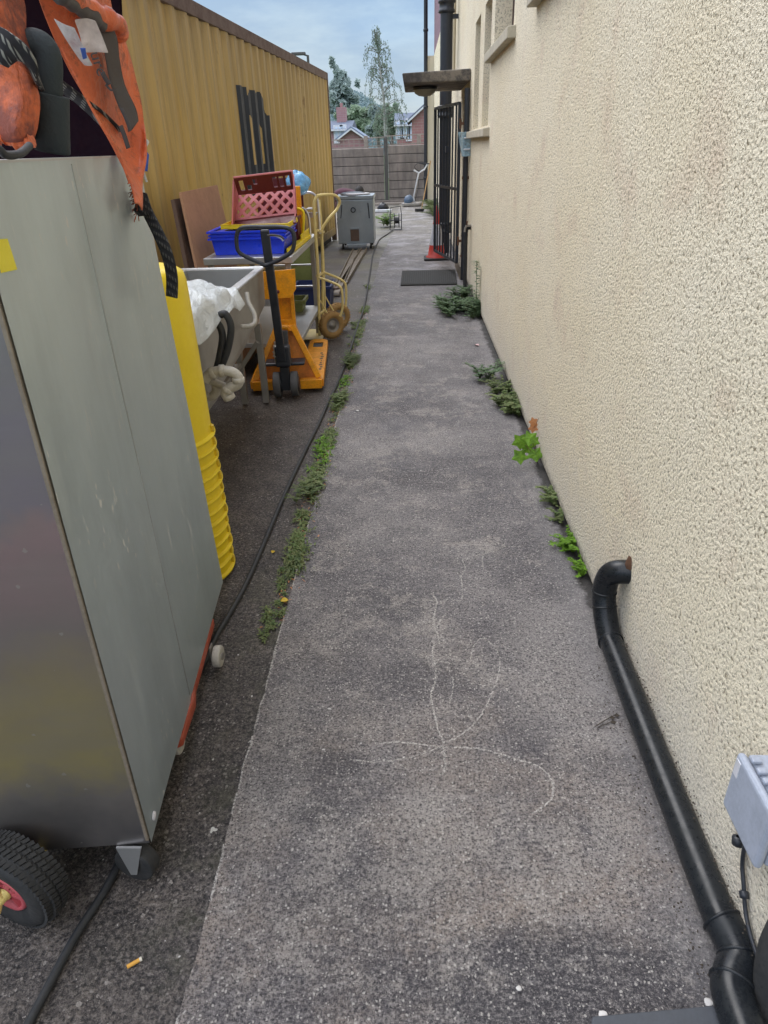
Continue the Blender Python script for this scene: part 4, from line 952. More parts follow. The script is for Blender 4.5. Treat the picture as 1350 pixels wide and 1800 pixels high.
# ------------------------------------------------------------ steel table
TBx0, TBx1, TBy0, TBy1, TBz = -1.44, -.82, 4.93, 6.30, .85
tb = thing('steel_table', 'stainless steel prep table with lower shelf, loaded with plastic crates', 'table', (-1.13, 5.6, 0))
f = MB(); f.bx(TBx0,TBx1,TBy0,TBy1,TBz-.045,TBz); f.build('tabletop', M['inox'], tb, bevel=.004)
for (lx, ly) in [(TBx1-.04,TBy0+.04),(TBx0+.04,TBy0+.04),(TBx1-.04,TBy1-.04),(TBx0+.04,TBy1-.04)]:
    f = MB(); f.bx(lx-.018,lx+.018,ly-.018,ly+.018,0,TBz-.045); f.build('leg', M['inoxd'], tb, bevel=.003)
f = MB(); f.bx(TBx0+.0,TBx1+.0,TBy0+.005,TBy1-.06,.225,.26); f.build('shelf', M['inox'], tb, bevel=.004)
f = MB(); f.tube([(TBx0+.04,TBy1-.02,.60),(TBx1-.04,TBy1-.02,.60)], .008, 8); f.tube([(TBx0+.04,TBy1-.02,.42),(TBx1-.04,TBy1-.02,.42)], .008, 8); f.build('rail', M['chrome'], tb)
# things on shelf
def crate_simple(name, label, mat, x0,x1,y0,y1,z0,z1, cat='crate', tap=.015):
    r_ = thing(name, label, cat, ((x0+x1)/2,(y0+y1)/2,z0))
    f = MB(); t_=.006
    vs = lambda i,z,g=0: [(x0+i+g,y0+i+g,z),(x1-i-g,y0+i+g,z),(x1-i-g,y1-i-g,z),(x0+i+g,y1-i-g,z)]
    f.add(vs(tap,z0)+vs(0,z1)+vs(0,z1,t_)+vs(tap,z0+t_,t_), [(3,2,1,0)]+[(k,(k+1)%4,4+(k+1)%4,4+k) for k in range(4)]+[(4+k,4+(k+1)%4,8+(k+1)%4,8+k) for k in range(4)]+[(8+k,8+(k+1)%4,12+(k+1)%4,12+k) for k in range(4)]+[(12,13,14,15)])
    f.build('crate_body', mat, r_)
    f = MB(); o=.014
    for (a0,a1,b0,b1) in [(x0-o,x1+o,y0-o,y0+.002),(x0-o,x1+o,y1-.002,y1+o),(x0-o,x0+.002,y0+.002,y1-.002),(x1-.002,x1+o,y0+.002,y1-.002)]: f.bx(a0,a1,b0,b1,z1-.028,z1+.002)
    f.build('rim', mat, r_, bevel=.003)
    return r_
crate_simple('green_crate', 'olive green plastic crate on the lower shelf of the steel table', M['green'], -1.12,-.93,5.95,6.18,.262,.36)
crate_simple('navy_crate', 'navy plastic crate on the ground behind the steel table', M['navy'], -1.25,-.86,7.4,7.8,.0,.22)
bt = thing('green_bottle', 'large olive green drum on the ground between the table and container', 'drum', (-1.30,7.6,0))
f = MB(); f.lathe([(0,0),(.15,0),(.16,.02),(.16,.52),(.14,.58),(.05,.6),(.05,.64),(0,.64)], (-1.30,8.3,0), seg=24); f.build('drum_body', M['green'], bt)
# blue crate
bc = thing('blue_crate', 'royal blue plastic crate with ribbed rim on the near end of the steel table', 'crate', (-1.12,5.3,.85))
bx0,bx1,by0,by1,bz0,bz1 = -1.40,-.885,5.06,5.50,.852,.965
f = MB(); vs = lambda i,z: [(bx0+i,by0+i,z),(bx1-i,by0+i,z),(bx1-i,by1-i,z),(bx0+i,by1-i,z)]
f.add(vs(.015,bz0)+vs(.0,bz1)+vs(.008,bz1)+vs(.02,bz0+.01), [(3,2,1,0)]+[(k,(k+1)%4,4+(k+1)%4,4+k) for k in range(4)]+[(4+k,4+(k+1)%4,8+(k+1)%4,8+k) for k in range(4)]+[(8+k,8+(k+1)%4,12+(k+1)%4,12+k) for k in range(4)]+[(12,13,14,15)]); f.build('crate_body', M['blue'], bc)
f = MB()
for (dz, o) in [(0,.020),(.022,.014),(.044,.022)]:
    z = bz1-.012+dz
    f.bx(bx0-o,bx1+o,by0-o,by0+.006,z,z+.012); f.bx(bx0-o,bx1+o,by1-.006,by1+o,z,z+.012); f.bx(bx0-o,bx0+.006,by0+.006,by1-.006,z,z+.012); f.bx(bx1-.006,bx1+o,by0+.006,by1-.006,z,z+.012)
f.build('rim', M['blue'], bc, bevel=.002)
f = MB(); f.quad((bx0+.0,by0+.0,bz1+.0),(bx1,by0,bz1),(bx1,by0,bz1+.04),(bx0,by0,bz1+.04)); f.quad((bx1,by0,bz1),(bx1,by1,bz1),(bx1,by1,bz1+.04),(bx1,by0,bz1+.04)); f.build('upper_wall', M['blue'], bc, solid=.008)
lr = []
for i_ in range(12): lr.append([Vector((bx0+.03+(bx1-bx0-.06)*i_/11, by0+.03+(by1-by0-.06)*j_/8, bz1+.035+.018*noise.noise(Vector((i_*.9,j_*.9,3))))) for j_ in range(9)])
f = MB(); f.grid(lr, True); f.build('film_cover', M['blue'], bc, solid=.002, sub=1)
f = MB(); f.tube(smoothpts([AY(468,415,5.0),AY(480,414,5.0),AY(492,418,5.0),AY(498,424,5.0)],5), .006, 8); f.build('drop_handle', M['greybox'], bc)
# yellow tray on blue crate
yt = thing('yellow_tray', 'shallow yellow plastic tray lid lying across the royal blue crate', 'tray', (-1.08,5.3,1.03))
f = MB(); f.bx(-1.32,-.86,5.10,5.50,1.022,1.028); f.bx(-1.32,-.86,5.09,5.10,1.018,1.048); f.bx(-1.32,-.86,5.50,5.51,1.018,1.048); f.bx(-.86,-.85,5.09,5.51,1.018,1.048); f.bx(-1.33,-1.32,5.09,5.51,1.018,1.048); f.build('tray_body', M['yellow'], yt, bevel=.003)
# maroon bread crate tilted, showing lattice floor
BW, BL, BH = .46, .30, .13
rotm = Matrix.Rotation(R(7),4,'Y') @ Matrix.Rotation(R(0),4,'Z') 
def lerp4(Q, u, v): return (Q[0].lerp(Q[1],u)).lerp(Q[3].lerp(Q[2],u), v)
cr_ = thing('bread_crate', 'maroon bread crate tipped on its side with faded pink lattice base facing the camera', 'crate', (-1.07,5.45,1.05))
# base panel quad corners in pixels at given depths
Q = [AY(413,387,5.42), AY(519,375,5.42), AY(517,330,5.52), AY(417,341,5.52)]
nb = (Q[1]-Q[0]).cross(Q[3]-Q[0]).normalized()
if nb.y > 0: nb = -nb
f = MB(); T = .012
def lat(u0,v0,u1,v1,w_):
    p = lerp4(Q,u0,v0); q = lerp4(Q,u1,v1); f.bar(p,q,w_,T,nb)
lat(0,.0,1,.0,.022); lat(0,1,1,1,.022); lat(0,0,0,1,.026); lat(1,0,1,1,.022)
W_, H_ = (Q[1]-Q[0]).length, (Q[3]-Q[0]).length
stp = .083
k = -6
while k < 12:
    for sgn in (1,-1):
        # line x = k*stp + sgn*y*0.95 (in metres)
        x0_ = k*stp if sgn > 0 else k*stp+H_*.95; pts = []
        ya, yb = 0, H_
        def X_(yy): return k*stp+.95*yy if sgn > 0 else k*stp+H_*.95-.95*yy
        # clip to 0..W
        seg_ = []
        n_ = 40; prev_ = None
        for i_ in range(n_+1):
            yy = H_*i_/n_; xx = X_(yy)
            if 0 <= xx <= W_: seg_.append((xx/W_, yy/H_))
        if len(seg_) > 2: lat(*seg_[0], *seg_[-1], .023)
    k += 1
f.build('lattice_base', M['pink'], cr_)
f = MB()
# top wall flap (maroon) with slots : quad
Q2 = [AY(419,342,5.44), AY(518,332,5.44), AY(513,300,5.30), AY(410,312,5.30)]
def slab(Q, cells, nu, nv, T, f):
    n = (Q[1]-Q[0]).cross(Q[3]-Q[0]).normalized()*T/2
    us, vs = nu, nv
    for i in range(len(us)-1):
        for j in range(len(vs)-1):
            if (i, j) in cells: continue
            c4 = [lerp4(Q,us[i],vs[j]),lerp4(Q,us[i+1],vs[j]),lerp4(Q,us[i+1],vs[j+1]),lerp4(Q,us[i],vs[j+1])]
            f.hexa([p-n for p in c4]+[p+n for p in c4])
uu = [0,.07,.145,.19,.27,.31,.38,.65,.72,.76,.83,.87,.94,1]
slab(Q2, {(1,1),(1,2),(3,1),(5,2),(7,1),(7,2),(9,1),(9,2),(11,1),(11,2)}, uu, [0,.22,.5,.8,1], .008, f)
f.build('slotted_side', M['maroon'], cr_)
f = MB(); f.bar(Q2[3],Q2[2],.012,.012); f.bar(Q2[2],Q2[1],.012,.014); f.build('top_edge', M['pink'], cr_, bevel=.003)
f = MB(); Q3 = [AY(413,390,5.40), AY(520,377,5.40), AY(520,392,5.28), AY(407,402,5.28)]
slab([Q3[3],Q3[2],Q3[1],Q3[0]], set(), [0,1], [0,1], .01, f)
f.bar(Q3[0]+Vector((-.02,-.01,0)),Q3[1]+Vector((0,-.01,0)),.014,.016); f.build('lower_side', M['maroon'], cr_)
f = MB(); slab([AY(519,376,5.42),AY(519,380,5.25),AY(516,306,5.30),AY(517,330,5.52)], set(), [0,1],[0,1], .01, f); f.build('end_wall', M['pink'], cr_)
f = MB(); slab([AY(408,398,5.30),AY(413,387,5.42),AY(417,341,5.52),AY(410,316,5.32)], set(), [0,1],[0,1], .01, f); f.build('end_wall', M['pink'], cr_)
# second maroon crate under it
c2 = thing('bread_crate', 'dark maroon bread crate standing beneath the tipped lattice crate, pale letters on its side', 'crate', (-1.0,5.7,.85))
f = MB(); x0_,x1_ = -1.24,-.865
f.bx(x0_,x1_,5.58,5.60,.86,1.045); f.bx(x0_,x1_,5.98,6.0,.86,1.30); f.bx(x1_-.012,x1_,5.60,5.98,.86,1.045); f.bx(x0_,x0_+.012,5.60,5.98,.86,1.045); f.bx(x0_,x1_,5.58,6.0,.855,.865); f.build('crate_body', M['maroon'], c2, bevel=.003)
f = MB(); f.bx(x0_-.01,x1_+.01,5.565,5.585,1.03,1.05); f.bx(x1_-.004,x1_+.012,5.585,5.99,1.03,1.05); f.build('rim', M['maroon'], c2, bevel=.003)
text('ABF', .048, Vector((-.93,5.576,1.01)), (R(90),0,0), M['white'], c2)
# yellow stacking frame right of crates
yf = thing('stacking_stand', 'bright yellow plastic stacking frame upright on the far corner of the table', 'stand', (-.85,5.7,.85))
f = MB(); y0_ = 5.72
f.bx(-.885,-.845,y0_,y0_+.02,.86,1.25); f.build('upright', M['jack'], yf, bevel=.004)
f = MB(); f.tube(smoothpts([(-.86,5.66,.90),(-.84,5.66,.93),(-.826,5.66,1.02),(-.828,5.66,1.08),(-.87,5.66,1.10)],6), .010, 10); f.build('side_hoop', M['yellow'], yf)
f = MB(); f.bar((-.86,5.10,.868),(-.845,6.0,.868),.05,.03); f.bar((-.84,5.55,.90),(-.84,6.0,.90),.012,.05); f.build('base_bar', M['yellow'], yf, bevel=.004)
# chrome tube chair-like thing behind
cs = thing('chrome_stand', 'bent chrome tube frame standing on the table behind the crates', 'stand', (-.85,6.1,.85))
f = MB(); f.tube(smoothpts([(-.90,6.20,1.17),(-.84,6.20,1.18),(-.79,6.20,1.15),(-.775,6.20,1.08),(-.775,6.2,.86)],6), .010, 10); f.build('tube', M['chrome'], cs); f = MB(); f.tube(smoothpts([(-.93,5.95,1.07),(-.87,5.95,1.08),(-.835,5.95,1.04),(-.825,5.95,.98),(-.825,5.95,.86)],6), .009, 10); f.build('tube', M['chrome'], cs)
f = MB(); f.prism([(-.86,6.15,1.03),(-.78,6.15,1.03),(-.80,6.15,1.0),(-.84,6.15,.985)], (0,.04,0)); f.bx(-.86,-.80,6.05,6.22,1.06,1.066); f.build('bracket', M['chrome'], cs)
# blue polythene bag
bb = thing('blue_plastic_bag', 'translucent pale blue plastic bag bulging behind the maroon crate', 'bag', (-.86,6.0,1.25))
rows = []; cc = AY(523,322,5.9)
for i_ in range(13):
    th = PI*i_/12; r_ = []
    for j_ in range(20):
        ph = 2*PI*j_/20; nn = 1+.22*noise.noise(Vector((math.cos(ph)*1.7,math.sin(ph)*1.7,th*1.6)))
        r_.append(cc+Vector((math.sin(th)*math.cos(ph)*.095*nn, math.sin(th)*math.sin(ph)*.08*nn, math.cos(th)*.085*nn)))
    r_.append(r_[0]); rows.append(r_)
f = MB(); f.grid(rows, True); f.build('bag_film', M['bluebag'], bb)
f = MB(); f.tube(smoothpts([cc+Vector((-.0,0,-.07)),cc+Vector((-.03,0,-.12)),(-.89,5.9,1.1)],5), [.03,.028,.024,.02,.018,.016,.015,.014,.014,.013,.012], 10); f.build('bag_neck', M['bluebag'], bb)

# plywood board leaning on container
pb = [AX(345,478,-1.50),AX(412,440,-1.50)]
p0 = AY(350,490,4.72); 
bt0 = Vector((-1.60,5.02,.0)); bt1 = Vector((-1.50,5.95,.0)); tp0 = AY(318,338,5.15); tp1 = AY(382,325,6.0)
f = MB(); b0 = tp0+(AY(348,478,4.98)-tp0)*2.4; b1 = tp1+(AY(418,470,5.85)-tp1)*2.2
k0 = tp0.z/(tp0.z-b0.z); k1 = tp1.z/(tp1.z-b1.z); b0 = tp0+(b0-tp0)*k0; b1 = tp1+(b1-tp1)*k1
nrm_ = (tp1-tp0).cross(b0-tp0).normalized()*.018
if nrm_.x > 0: nrm_ = -nrm_
f.hexa([b0,b1,b1+nrm_,b0+nrm_,tp0,tp1,tp1+nrm_,tp0+nrm_])
tag(f.build('plywood_board', M['ply'], None, ((b0+b1)/2), bevel=.002), 'pinkish brown plywood board leaning against the yellow container', 'board')
f = MB(); q0 = b0+Vector((-.035,-.03,0)); 
f.hexa([b0+Vector((-.06,-.05,0)),b0+Vector((.1,.2,0))+nrm_*2,b0+Vector((.1,.2,0))+nrm_*3.5,b0+Vector((-.06,-.05,0))+nrm_*1.5,tp0+Vector((-.045,-.03,-.04)),tp0+Vector((.0,.3,-.04))+nrm_*2,tp0+Vector((.0,.3,-.04))+nrm_*3.5,tp0+Vector((-.045,-.03,-.04))+nrm_*1.5])
tag(f.build('dark_board', M['brown'], None, b0+Vector((-.06,0,0))), 'dark brown board almost hidden behind the leaning plywood board', 'board')

# ------------------------------------------------------------ pallet jack
pj = thing('pallet_jack', 'yellow-orange hand pallet truck with a tall black looped handle', 'pallet jack', (-.87,4.6,0))
# the truck is built square and then turned a little; points read for the handle are turned back first
JR = Matrix.Translation((-.87,4.6,0)) @ Matrix.Rotation(R(-4.5),4,'Z') @ Matrix.Translation((.87,-4.6,0))
pj.rotation_euler.z = R(4.5)
# steering wheels
for wx in (-.932,-.815):
    f = MB(); f.tube([(wx-.024,4.50,.085),(wx+.024,4.50,.085)], .085, 32); wv = f.build('steering_wheel', M['wheelgrey'], pj, bevel=.006)
    f = MB(); f.tube([(wx+.022,4.50,.085),(wx+.030,4.50,.085)], .055, 24); f.build('wheel_disc', M['black'], wv)
f = MB(); f.box((-.873,4.50,.13),(.062,.07,.16)); f.tube([(-.873,4.52,.2),(-.873,4.54,.44)], .04, 18); f.build('pump', M['black'], pj, bevel=.006)
f = MB(); f.box((-.873,4.58,.215),(.27,.13,.022)); f.build('pump_plate', M['black'], pj, bevel=.01)
f = MB(); f.tube([(-.915,4.455,.25),(-.905,4.46,.385)], .017, 16); f.lathe([(.018,-.05),(.026,-.046),(.026,-.038),(.018,-.034),(.026,-.02),(.026,-.012),(.018,-.008),(.024,.01),(.02,.03),(0,.034)], (-.91,4.458,.335), (.05,.02,1), 16); f.build('piston', M['chrome'], pj)
f = MB(); f.box((-.873,4.47,.29),(.10,.08,.14)); f.build('pivot_block', M['black'], pj, bevel=.012)
h0 = Vector((-.878,4.44,.26)); h1 = AY(465,404,4.32)
h1 = JR @ h1
f = MB(); f.bar(h0, h1, .052, .036, (0,1,0)); f.build('handle_column', M['black'], pj, bevel=.007)
f = MB(JR); hl = [AY(*p,4.31) for p in [(466,399),(440,399),(425,401),(417,410),(416,428),(420,443),(436,453),(459,463),(466,466),(474,464),(494,455),(512,443),(517,428),(516,411),(508,402),(490,399)]]
f.tube(smoothpts(hl, 5, True), .0125, 12, closed=True); f.build('handle_loop', M['black'], pj)
f = MB(JR); f.tube(smoothpts([AY(470,414,4.28),AY(480,413,4.28),AY(492,415,4.28),AY(499,420,4.28)],5), .006, 8); f.build('release_lever', M['greyband'], pj)
# A frame bars
f = MB(); zf = .055
L0 = Vector((-1.115,4.60,0)); R0 = Vector((-.635,4.60,0))
for (pA, pB) in [((L0.x+.018,4.605,zf+.035),(-.92,4.72,.43)), ((R0.x-.018,4.605,zf+.035),(-.815,4.72,.43))]: f.bar(pA, pB, .036, .03, (0,1,0))
f.build('a_frame', M['jack'], pj, bevel=.003)
f = MB(); f.bx(L0.x,-.975,4.575,4.625,.02,.085); f.bx(-.785,R0.x,4.575,4.625,.02,.085); f.build('front_bar', M['jack'], pj, bevel=.004)
f = MB(); f.prism([(L0.x+.02,4.66,.06),(R0.x-.02,4.66,.06),(-.80,4.76,.44),(-.94,4.76,.44)], (0,.006,0)); f.build('back_plate', M['jackdark'], pj)
f = MB()
f.bx(-.945,-.925,4.72,4.75,.40,.70); f.bx(-.815,-.790,4.72,4.75,.40,.70); f.bx(-.925,-.815,4.72,4.75,.43,.47); f.bx(-.925,-.815,4.72,4.75,.66,.70); f.bx(-.925,-.815,4.752,4.758,.45,.70)
f.build('tower', M['jack'], pj, bevel=.003)
f = MB(); f.hexa([(-.925,4.70,.395),(-.80,4.70,.395),(-.80,4.75,.40),(-.925,4.75,.40),(-.92,4.71,.43),(-.81,4.71,.43),(-.81,4.75,.45),(-.92,4.75,.45)]); f.tube([(-.895,4.69,.425),(-.84,4.69,.425)], .02, 14); f.build('cross_head', M['jack'], pj, bevel=.004)
f = MB(); c_ = [AY(*p,4.69) for p in [(453,478),(520,473),(522,508),(512,524),(465,526),(458,512)]]; f.prism(c_, (0,.006,0)); f.build('curved_guard', M['jack'], pj, bevel=.002)
f = MB(); c_ = AY(490,513,4.685); f.lathe([(0,.002),(.011,.001),(.012,-.003)], c_, (0,-1,0), 16); f.build('guard_hole', M['maroon'], pj)
for fx in (-1.06,-.70):
    f = MB(); x0_, x1_ = fx-.075, fx+.075; sh = .015
    f.bx(x0_,x1_,4.62,5.50,.066,.074); f.bx(x0_,x0_+.012,4.62,5.72,.02,.066); f.bx(x1_-.012,x1_,4.62,5.72,.02,.066)
    f.bx(x0_,x0_+.035,5.50,5.66,.066,.074); f.bx(x1_-.035,x1_,5.50,5.66,.066,.074)
    f.prism([(x0_,5.66,.066),(x1_,5.66,.066),(x1_,5.71,.066),(x1_-.03,5.76,.066),(x0_+.03,5.76,.066),(x0_,5.71,.066)], (0,0,.008))
    fk = f.build('fork', M['jack'], pj, bevel=.003)
    f = MB(); f.tube([(fx-.03,5.58,.037),(fx+.03,5.58,.037)], .037, 20); f.build('load_roller', M['wheelgrey'], fk)
    f = MB()
    for k in range(9):
        yy = 4.85+k*.055; f.bx(x1_-.04+.006*math.sin(k*2.1),x1_-.022+.006*math.sin(k*1.3),yy,yy+.03,.0745,.0752)
    f.build('stencil_marks', M['greyband'], fk)

# ------------------------------------------------------------ sack truck (cream)
ct = thing('hand_truck', 'pale yellow hand truck with tan pneumatic tyres standing beside the table', 'hand truck', (-.75,6.2,0))
def tb_(pts, r, name, mat, par=ct, n=6, seg=10, y=None):
    f = MB(); f.tube(smoothpts(pts, n), r, seg); return f.build(name, mat, par)
ya, yb_ = 6.02, 6.42
tb_([AY(562,590,ya),AY(559,480,ya),AY(554,400,ya),AY(552,360,ya),AY(557,345,ya+.02)], .013, 'upright', M['cream'])
tb_([AY(572,590,yb_-.1),AY(569,480,yb_-.1),AY(565,400,yb_-.1),AY(561,352,yb_-.1)], .012, 'upright', M['cream'])
tb_([AY(557,344,ya+.04),AY(575,342,ya+.1),AY(590,344,ya+.2),AY(597,354,ya+.25),AY(592,368,ya+.25),AY(578,384,ya+.2),AY(568,400,ya+.2),AY(566,412,ya+.2),AY(567,470,ya+.2),AY(567,560,ya+.22)], .012, 'looped_handle', M['cream'])
tb_([AY(557,487,ya),AY(578,494,ya-.02),AY(595,502,ya-.04),AY(601,512,ya-.04),AY(602,540,ya-.02),AY(598,556,6.0)], .0105, 'wheel_guard', M['cream'])
tb_([AY(569,479,yb_-.1),AY(588,486,yb_),AY(603,494,yb_),AY(608,504,yb_),AY(608,535,yb_),AY(603,552,yb_)], .0105, 'wheel_guard', M['cream'])
tb_([AY(558,520,ya),AY(575,550,ya)], .006, 'brace', M['cream'], n=2); tb_([AY(569,516,yb_-.1),AY(588,550,yb_-.1)], .006, 'brace', M['cream'], n=2); tb_([AY(558,556,ya),AY(570,545,ya+.1)], .009, 'brace', M['cream'], n=2)
f = MB(); f.bar(AY(556,405,ya),AY(568,408,yb_-.1),.03,.02); f.bar(AY(558,485,ya),AY(569,478,yb_-.1),.03,.015); f.build('cross_bar', M['cream'], ct, bevel=.003)
f = MB(); p_ = AY(560,585,ya); f.bx(p_.x-.16,p_.x+.03,ya,yb_-.02,.005,.012); f.build('toe_plate', M['cream'], ct)
def fatwheel(c, axd, r, hw, tyre, hub):
    f = MB(); f.lathe([(r*.52,hw*.7),(r*.6,hw),(r*.75,hw*1.12),(r*.9,hw*.95),(r,hw*.4),(r,-hw*.4),(r*.9,-hw*.95),(r*.75,-hw*1.12),(r*.6,-hw),(r*.52,-hw*.7)], c, axd, 40); w_ = f.build('tyre', tyre, ct)
    f = MB(); ax_ = Vector(axd).normalized(); u_ = ax_.cross(Vector((0,0,1))).normalized()
    for i in range(28):
        an = 2*PI*i/28; rad = u_*math.cos(an)+Vector((0,0,1))*math.sin(an); f.bar(Vector(c)+rad*r*1.0-ax_*hw*.8, Vector(c)+rad*r*1.0+ax_*hw*.8, .008, .006, rad)
    f.build('tread', tyre, w_)
    f = MB(); f.lathe([(r*.53,hw*.72),(r*.5,hw*.78),(r*.46,hw*.5),(r*.25,hw*.35),(r*.22,hw*.8),(r*.1,hw*.95),(0,hw*.95)], c, axd, 30); f.build('rim_disc', hub, w_)
axd = Vector((.55,-.83,0)).normalized()
c1_ = AY(583,573,6.06); c1_.z = .125; c2_ = AY(594,553,6.40); c2_.z = .125
fatwheel(c1_, axd, .118, .036, M['tan'], M['inoxd']); fatwheel(c2_, axd, .118, .036, M['tan'], M['inoxd'])
f = MB(); f.tube([c1_, c2_], .01, 10); f.build('axle', M['inoxd'], ct)

# ------------------------------------------------------------ steel channels on ground
for (pa, pb_, lb) in [((590,520),(626,441),'left of two rusty steel channel bars lying on the yard towards the steel box'), ((605,498),(640,440),'right-hand rusty steel channel bar lying on the yard towards the steel box')]:
    A_ = G(*pa); B_ = G(*pb_); d_ = (B_-A_).normalized(); n_ = Vector((d_.y,-d_.x,0))
    f = MB(); f.bar(A_+Vector((0,0,.006)),B_+Vector((0,0,.006)),.09,.01); f.bar(A_+n_*.045+Vector((0,0,.02)),B_+n_*.045+Vector((0,0,.02)),.008,.05); f.bar(A_-n_*.045+Vector((0,0,.02)),B_-n_*.045+Vector((0,0,.02)),.008,.05)
    tag(f.build('channel_bar', M['trim'], None, A_), lb, 'steel bar', 'steel channel bars on the yard')
f = MB(); p_ = G(583,516)
for k in range(5): f.box(p_+Vector((random.uniform(-.08,.08),random.uniform(-.12,.12),.03+.012*k)),(.09,.07,.02),Matrix.Rotation(random.uniform(0,3),3,'Z'))
tag(f.build('metal_offcuts', M['contrail'], None, p_), 'small heap of rusty metal offcuts at the near end of the channel bars', 'scrap')

# ------------------------------------------------------------ steel hot box
hx0,hx1,hy0,hy1,hz0,hz1 = -1.21,-.615,12.05,12.62,.085,.81
hbx = thing('insulated_steel_box', 'waist-high blue-grey steel food box on castors with a black latch ring', 'steel box', ((hx0+hx1)/2,12.3,0))
f = MB(); f.bx(hx0,hx1,hy0,hy1,hz0,hz1-.06); f.build('body', M['box'], hbx, bevel=.012)
f = MB(); f.bx(hx0-.012,hx1+.012,hy0-.012,hy1+.01,hz1-.058,hz1); ld = f.build('lid', M['box'], hbx, bevel=.008)
f = MB(); f.lathe([(0,.022),(.19,.02),(.215,.008),(.2,.0)], ((hx0+hx1)/2+.03,hy0+.25,hz1+.004), seg=30); f.build('round_cover', M['hotlid'], ld)
f = MB(); f.lathe([(.06,.0),(.2,.006),(.205,.0)], ((hx0+hx1)/2-.04,hy0+.18,hz1+.018), (.0,-.1,1), seg=30); f.build('cover_plate', M['black'], ld)
f = MB(); cc = Vector(((hx0+hx1)/2-.03,hy0-.012,.60)); f.tube([cc+Vector((math.cos(t)*.035,0,math.sin(t)*.035)) for t in [2*PI*k/16 for k in range(16)]], .008, 8, closed=True); f.build('latch_ring', M['black'], hbx)
f = MB(); f.tube([(hx1-.085,hy0-.015,.70),(hx1-.075,hy0-.02,.60),(hx1-.07,hy0-.015,.47)], .008, 8); f.tube([(hx0+.09,hy0-.01,.68),(hx0+.06,hy0-.02,.48)], .006, 8); f.build('side_strap', M['black'], hbx)
f = MB(); f.bx(cc.x-.06,cc.x+.08,hy0-.02,hy0-.004,.13,.31); f.build('vent_panel', M['brown'], hbx, bevel=.003)
f = MB(); f.bx(cc.x-.065,cc.x+.085,hy0-.03,hy0-.004,.31,.33); f.build('vent_hood', M['box'], hbx); f = MB(); f.bx(cc.x-.12,cc.x+.20,hy0-.09,hy0-.0,.055,.085); f.build('tray_shelf', M['box'], hbx, bevel=.003)
for (wx, wy) in [(hx0+.07,hy0+.06),(hx1-.06,hy0+.06),(hx0+.07,hy1-.06),(hx1-.06,hy1-.06)]:
    f = MB(); f.tube([(wx-.015,wy,.045),(wx+.015,wy,.045)], .045, 18); f.bx(wx-.03,wx+.03,wy-.03,wy+.03,.085,.1); f.build('castor', M['rubber'], hbx)

# ------------------------------------------------------------ hose reel, weed plant, scrubber, broom, bags, slab
hr = thing('hose_reel', 'black steel-framed hose reel standing on the path at the end of the hose', 'hose reel', (-.31,14.85,0))
def rod(pts, r, nm, mt, par): f = MB(); f.tube([Vector(p) for p in pts], r, 8); return f.build(nm, mt, par)
for xx in (-.43,-.20): rod([(xx,14.75,.012),(xx,14.82,.30),(xx,15.0,.30),(xx,15.07,.012)], .009, 'side_frame', M['black'], hr)
rod([(-.43,14.75,.012),(-.20,14.75,.012)], .009, 'cross_bar', M['black'], hr); rod([(-.43,14.82,.18),(-.2,14.82,.18)], .008, 'cross_bar', M['black'], hr)
rod([(-.42,15.0,.28),(-.42,15.05,.40),(-.22,15.05,.42),(-.20,15.0,.28)], .009, 'top_handle', M['black'], hr)
for xx in (-.34,-.25):
    f = MB(); f.tube([Vector((xx,14.91+math.cos(t)*.13,.17+math.sin(t)*.13)) for t in [2*PI*k/24 for k in range(24)]], .009, 8, closed=True)
    for k in range(4): f.tube([(xx,14.91,.17),(xx,14.91+math.cos(k*PI/2)*.13,.17+math.sin(k*PI/2)*.13)], .006, 6)
    f.build('drum_flange', M['black'], hr)
f = MB(); f.tube([(-.34,14.91,.17),(-.25,14.91,.17)], .06, 18); f.build('hose_drum', M['hose'], hr)

fs_ = thing('floor_scrubber', 'upright floor polishing machine with pale forked handle by the far fence', 'floor cleaner', (.05,20.9,0))
f = MB(); f.prism([(-.27,20.7,.02),(-.22,20.6,.02),(.22,20.6,.02),(.30,20.7,.02),(.26,20.95,.02),(-.2,20.95,.02)], (0,0,.07)); f.build('scrubber_deck', M['inoxd'], fs_, bevel=.01)
f = MB(); p_ = AY(720,352,20.8); f.lathe([(.13,0),(.15,.04),(.13,.12),(.07,.19),(0,.2)], (p_.x,20.8,.09), (-.3,0,1), 22); f.build('motor_housing', M['bluegrey'], fs_)
rod([AY(730,358,20.7),AY(727,347,20.6),AY(736,304,20.5)], .022, 'handle_pole', M['trimw'], fs_)
rod([AY(727,299,20.5),AY(736,304,20.5),AY(746,298,20.5),AY(751,289,20.5)], .02, 'handle_fork', M['trimw'], fs_)
rod([AY(737,287,20.5),AY(757,288,20.5)], .015, 'grip', M['black'], fs_)
rod(smoothpts([AY(748,290,20.5),AY(735,287,20.5),AY(729,294,20.5),AY(738,302,20.5)],5), .008, 'power_cord', M['hose'], fs_)
rod(smoothpts([AY(735,305,20.55),AY(735,330,20.6),AY(729,355,20.6)],5), .008, 'power_cord', M['hose'], fs_)
br = thing('broom', 'broom with brown wooden handle leaning on the cream wall at the far end', 'broom', (.3,19,0))
a_ = G(741,372); a_ = Vector((a_.x,a_.y,.05)); rod([a_, AY(757,283,a_.y+.5)], .014, 'broomstick', M['wood'], br)
f = MB(); f.box((a_.x-.05,a_.y,.045),(.24,.07,.05)); f.build('broom_head', M['rubber'], br, bevel=.01)
f = MB()
for k in range(60): f.tube([(a_.x-.16+.22*random.random(),a_.y-.03+.06*random.random(),.04),(a_.x-.17+.24*random.random(),a_.y-.05+.07*random.random(),.0)], .003, 4)
f.build('bristles', M['rubber'], br)
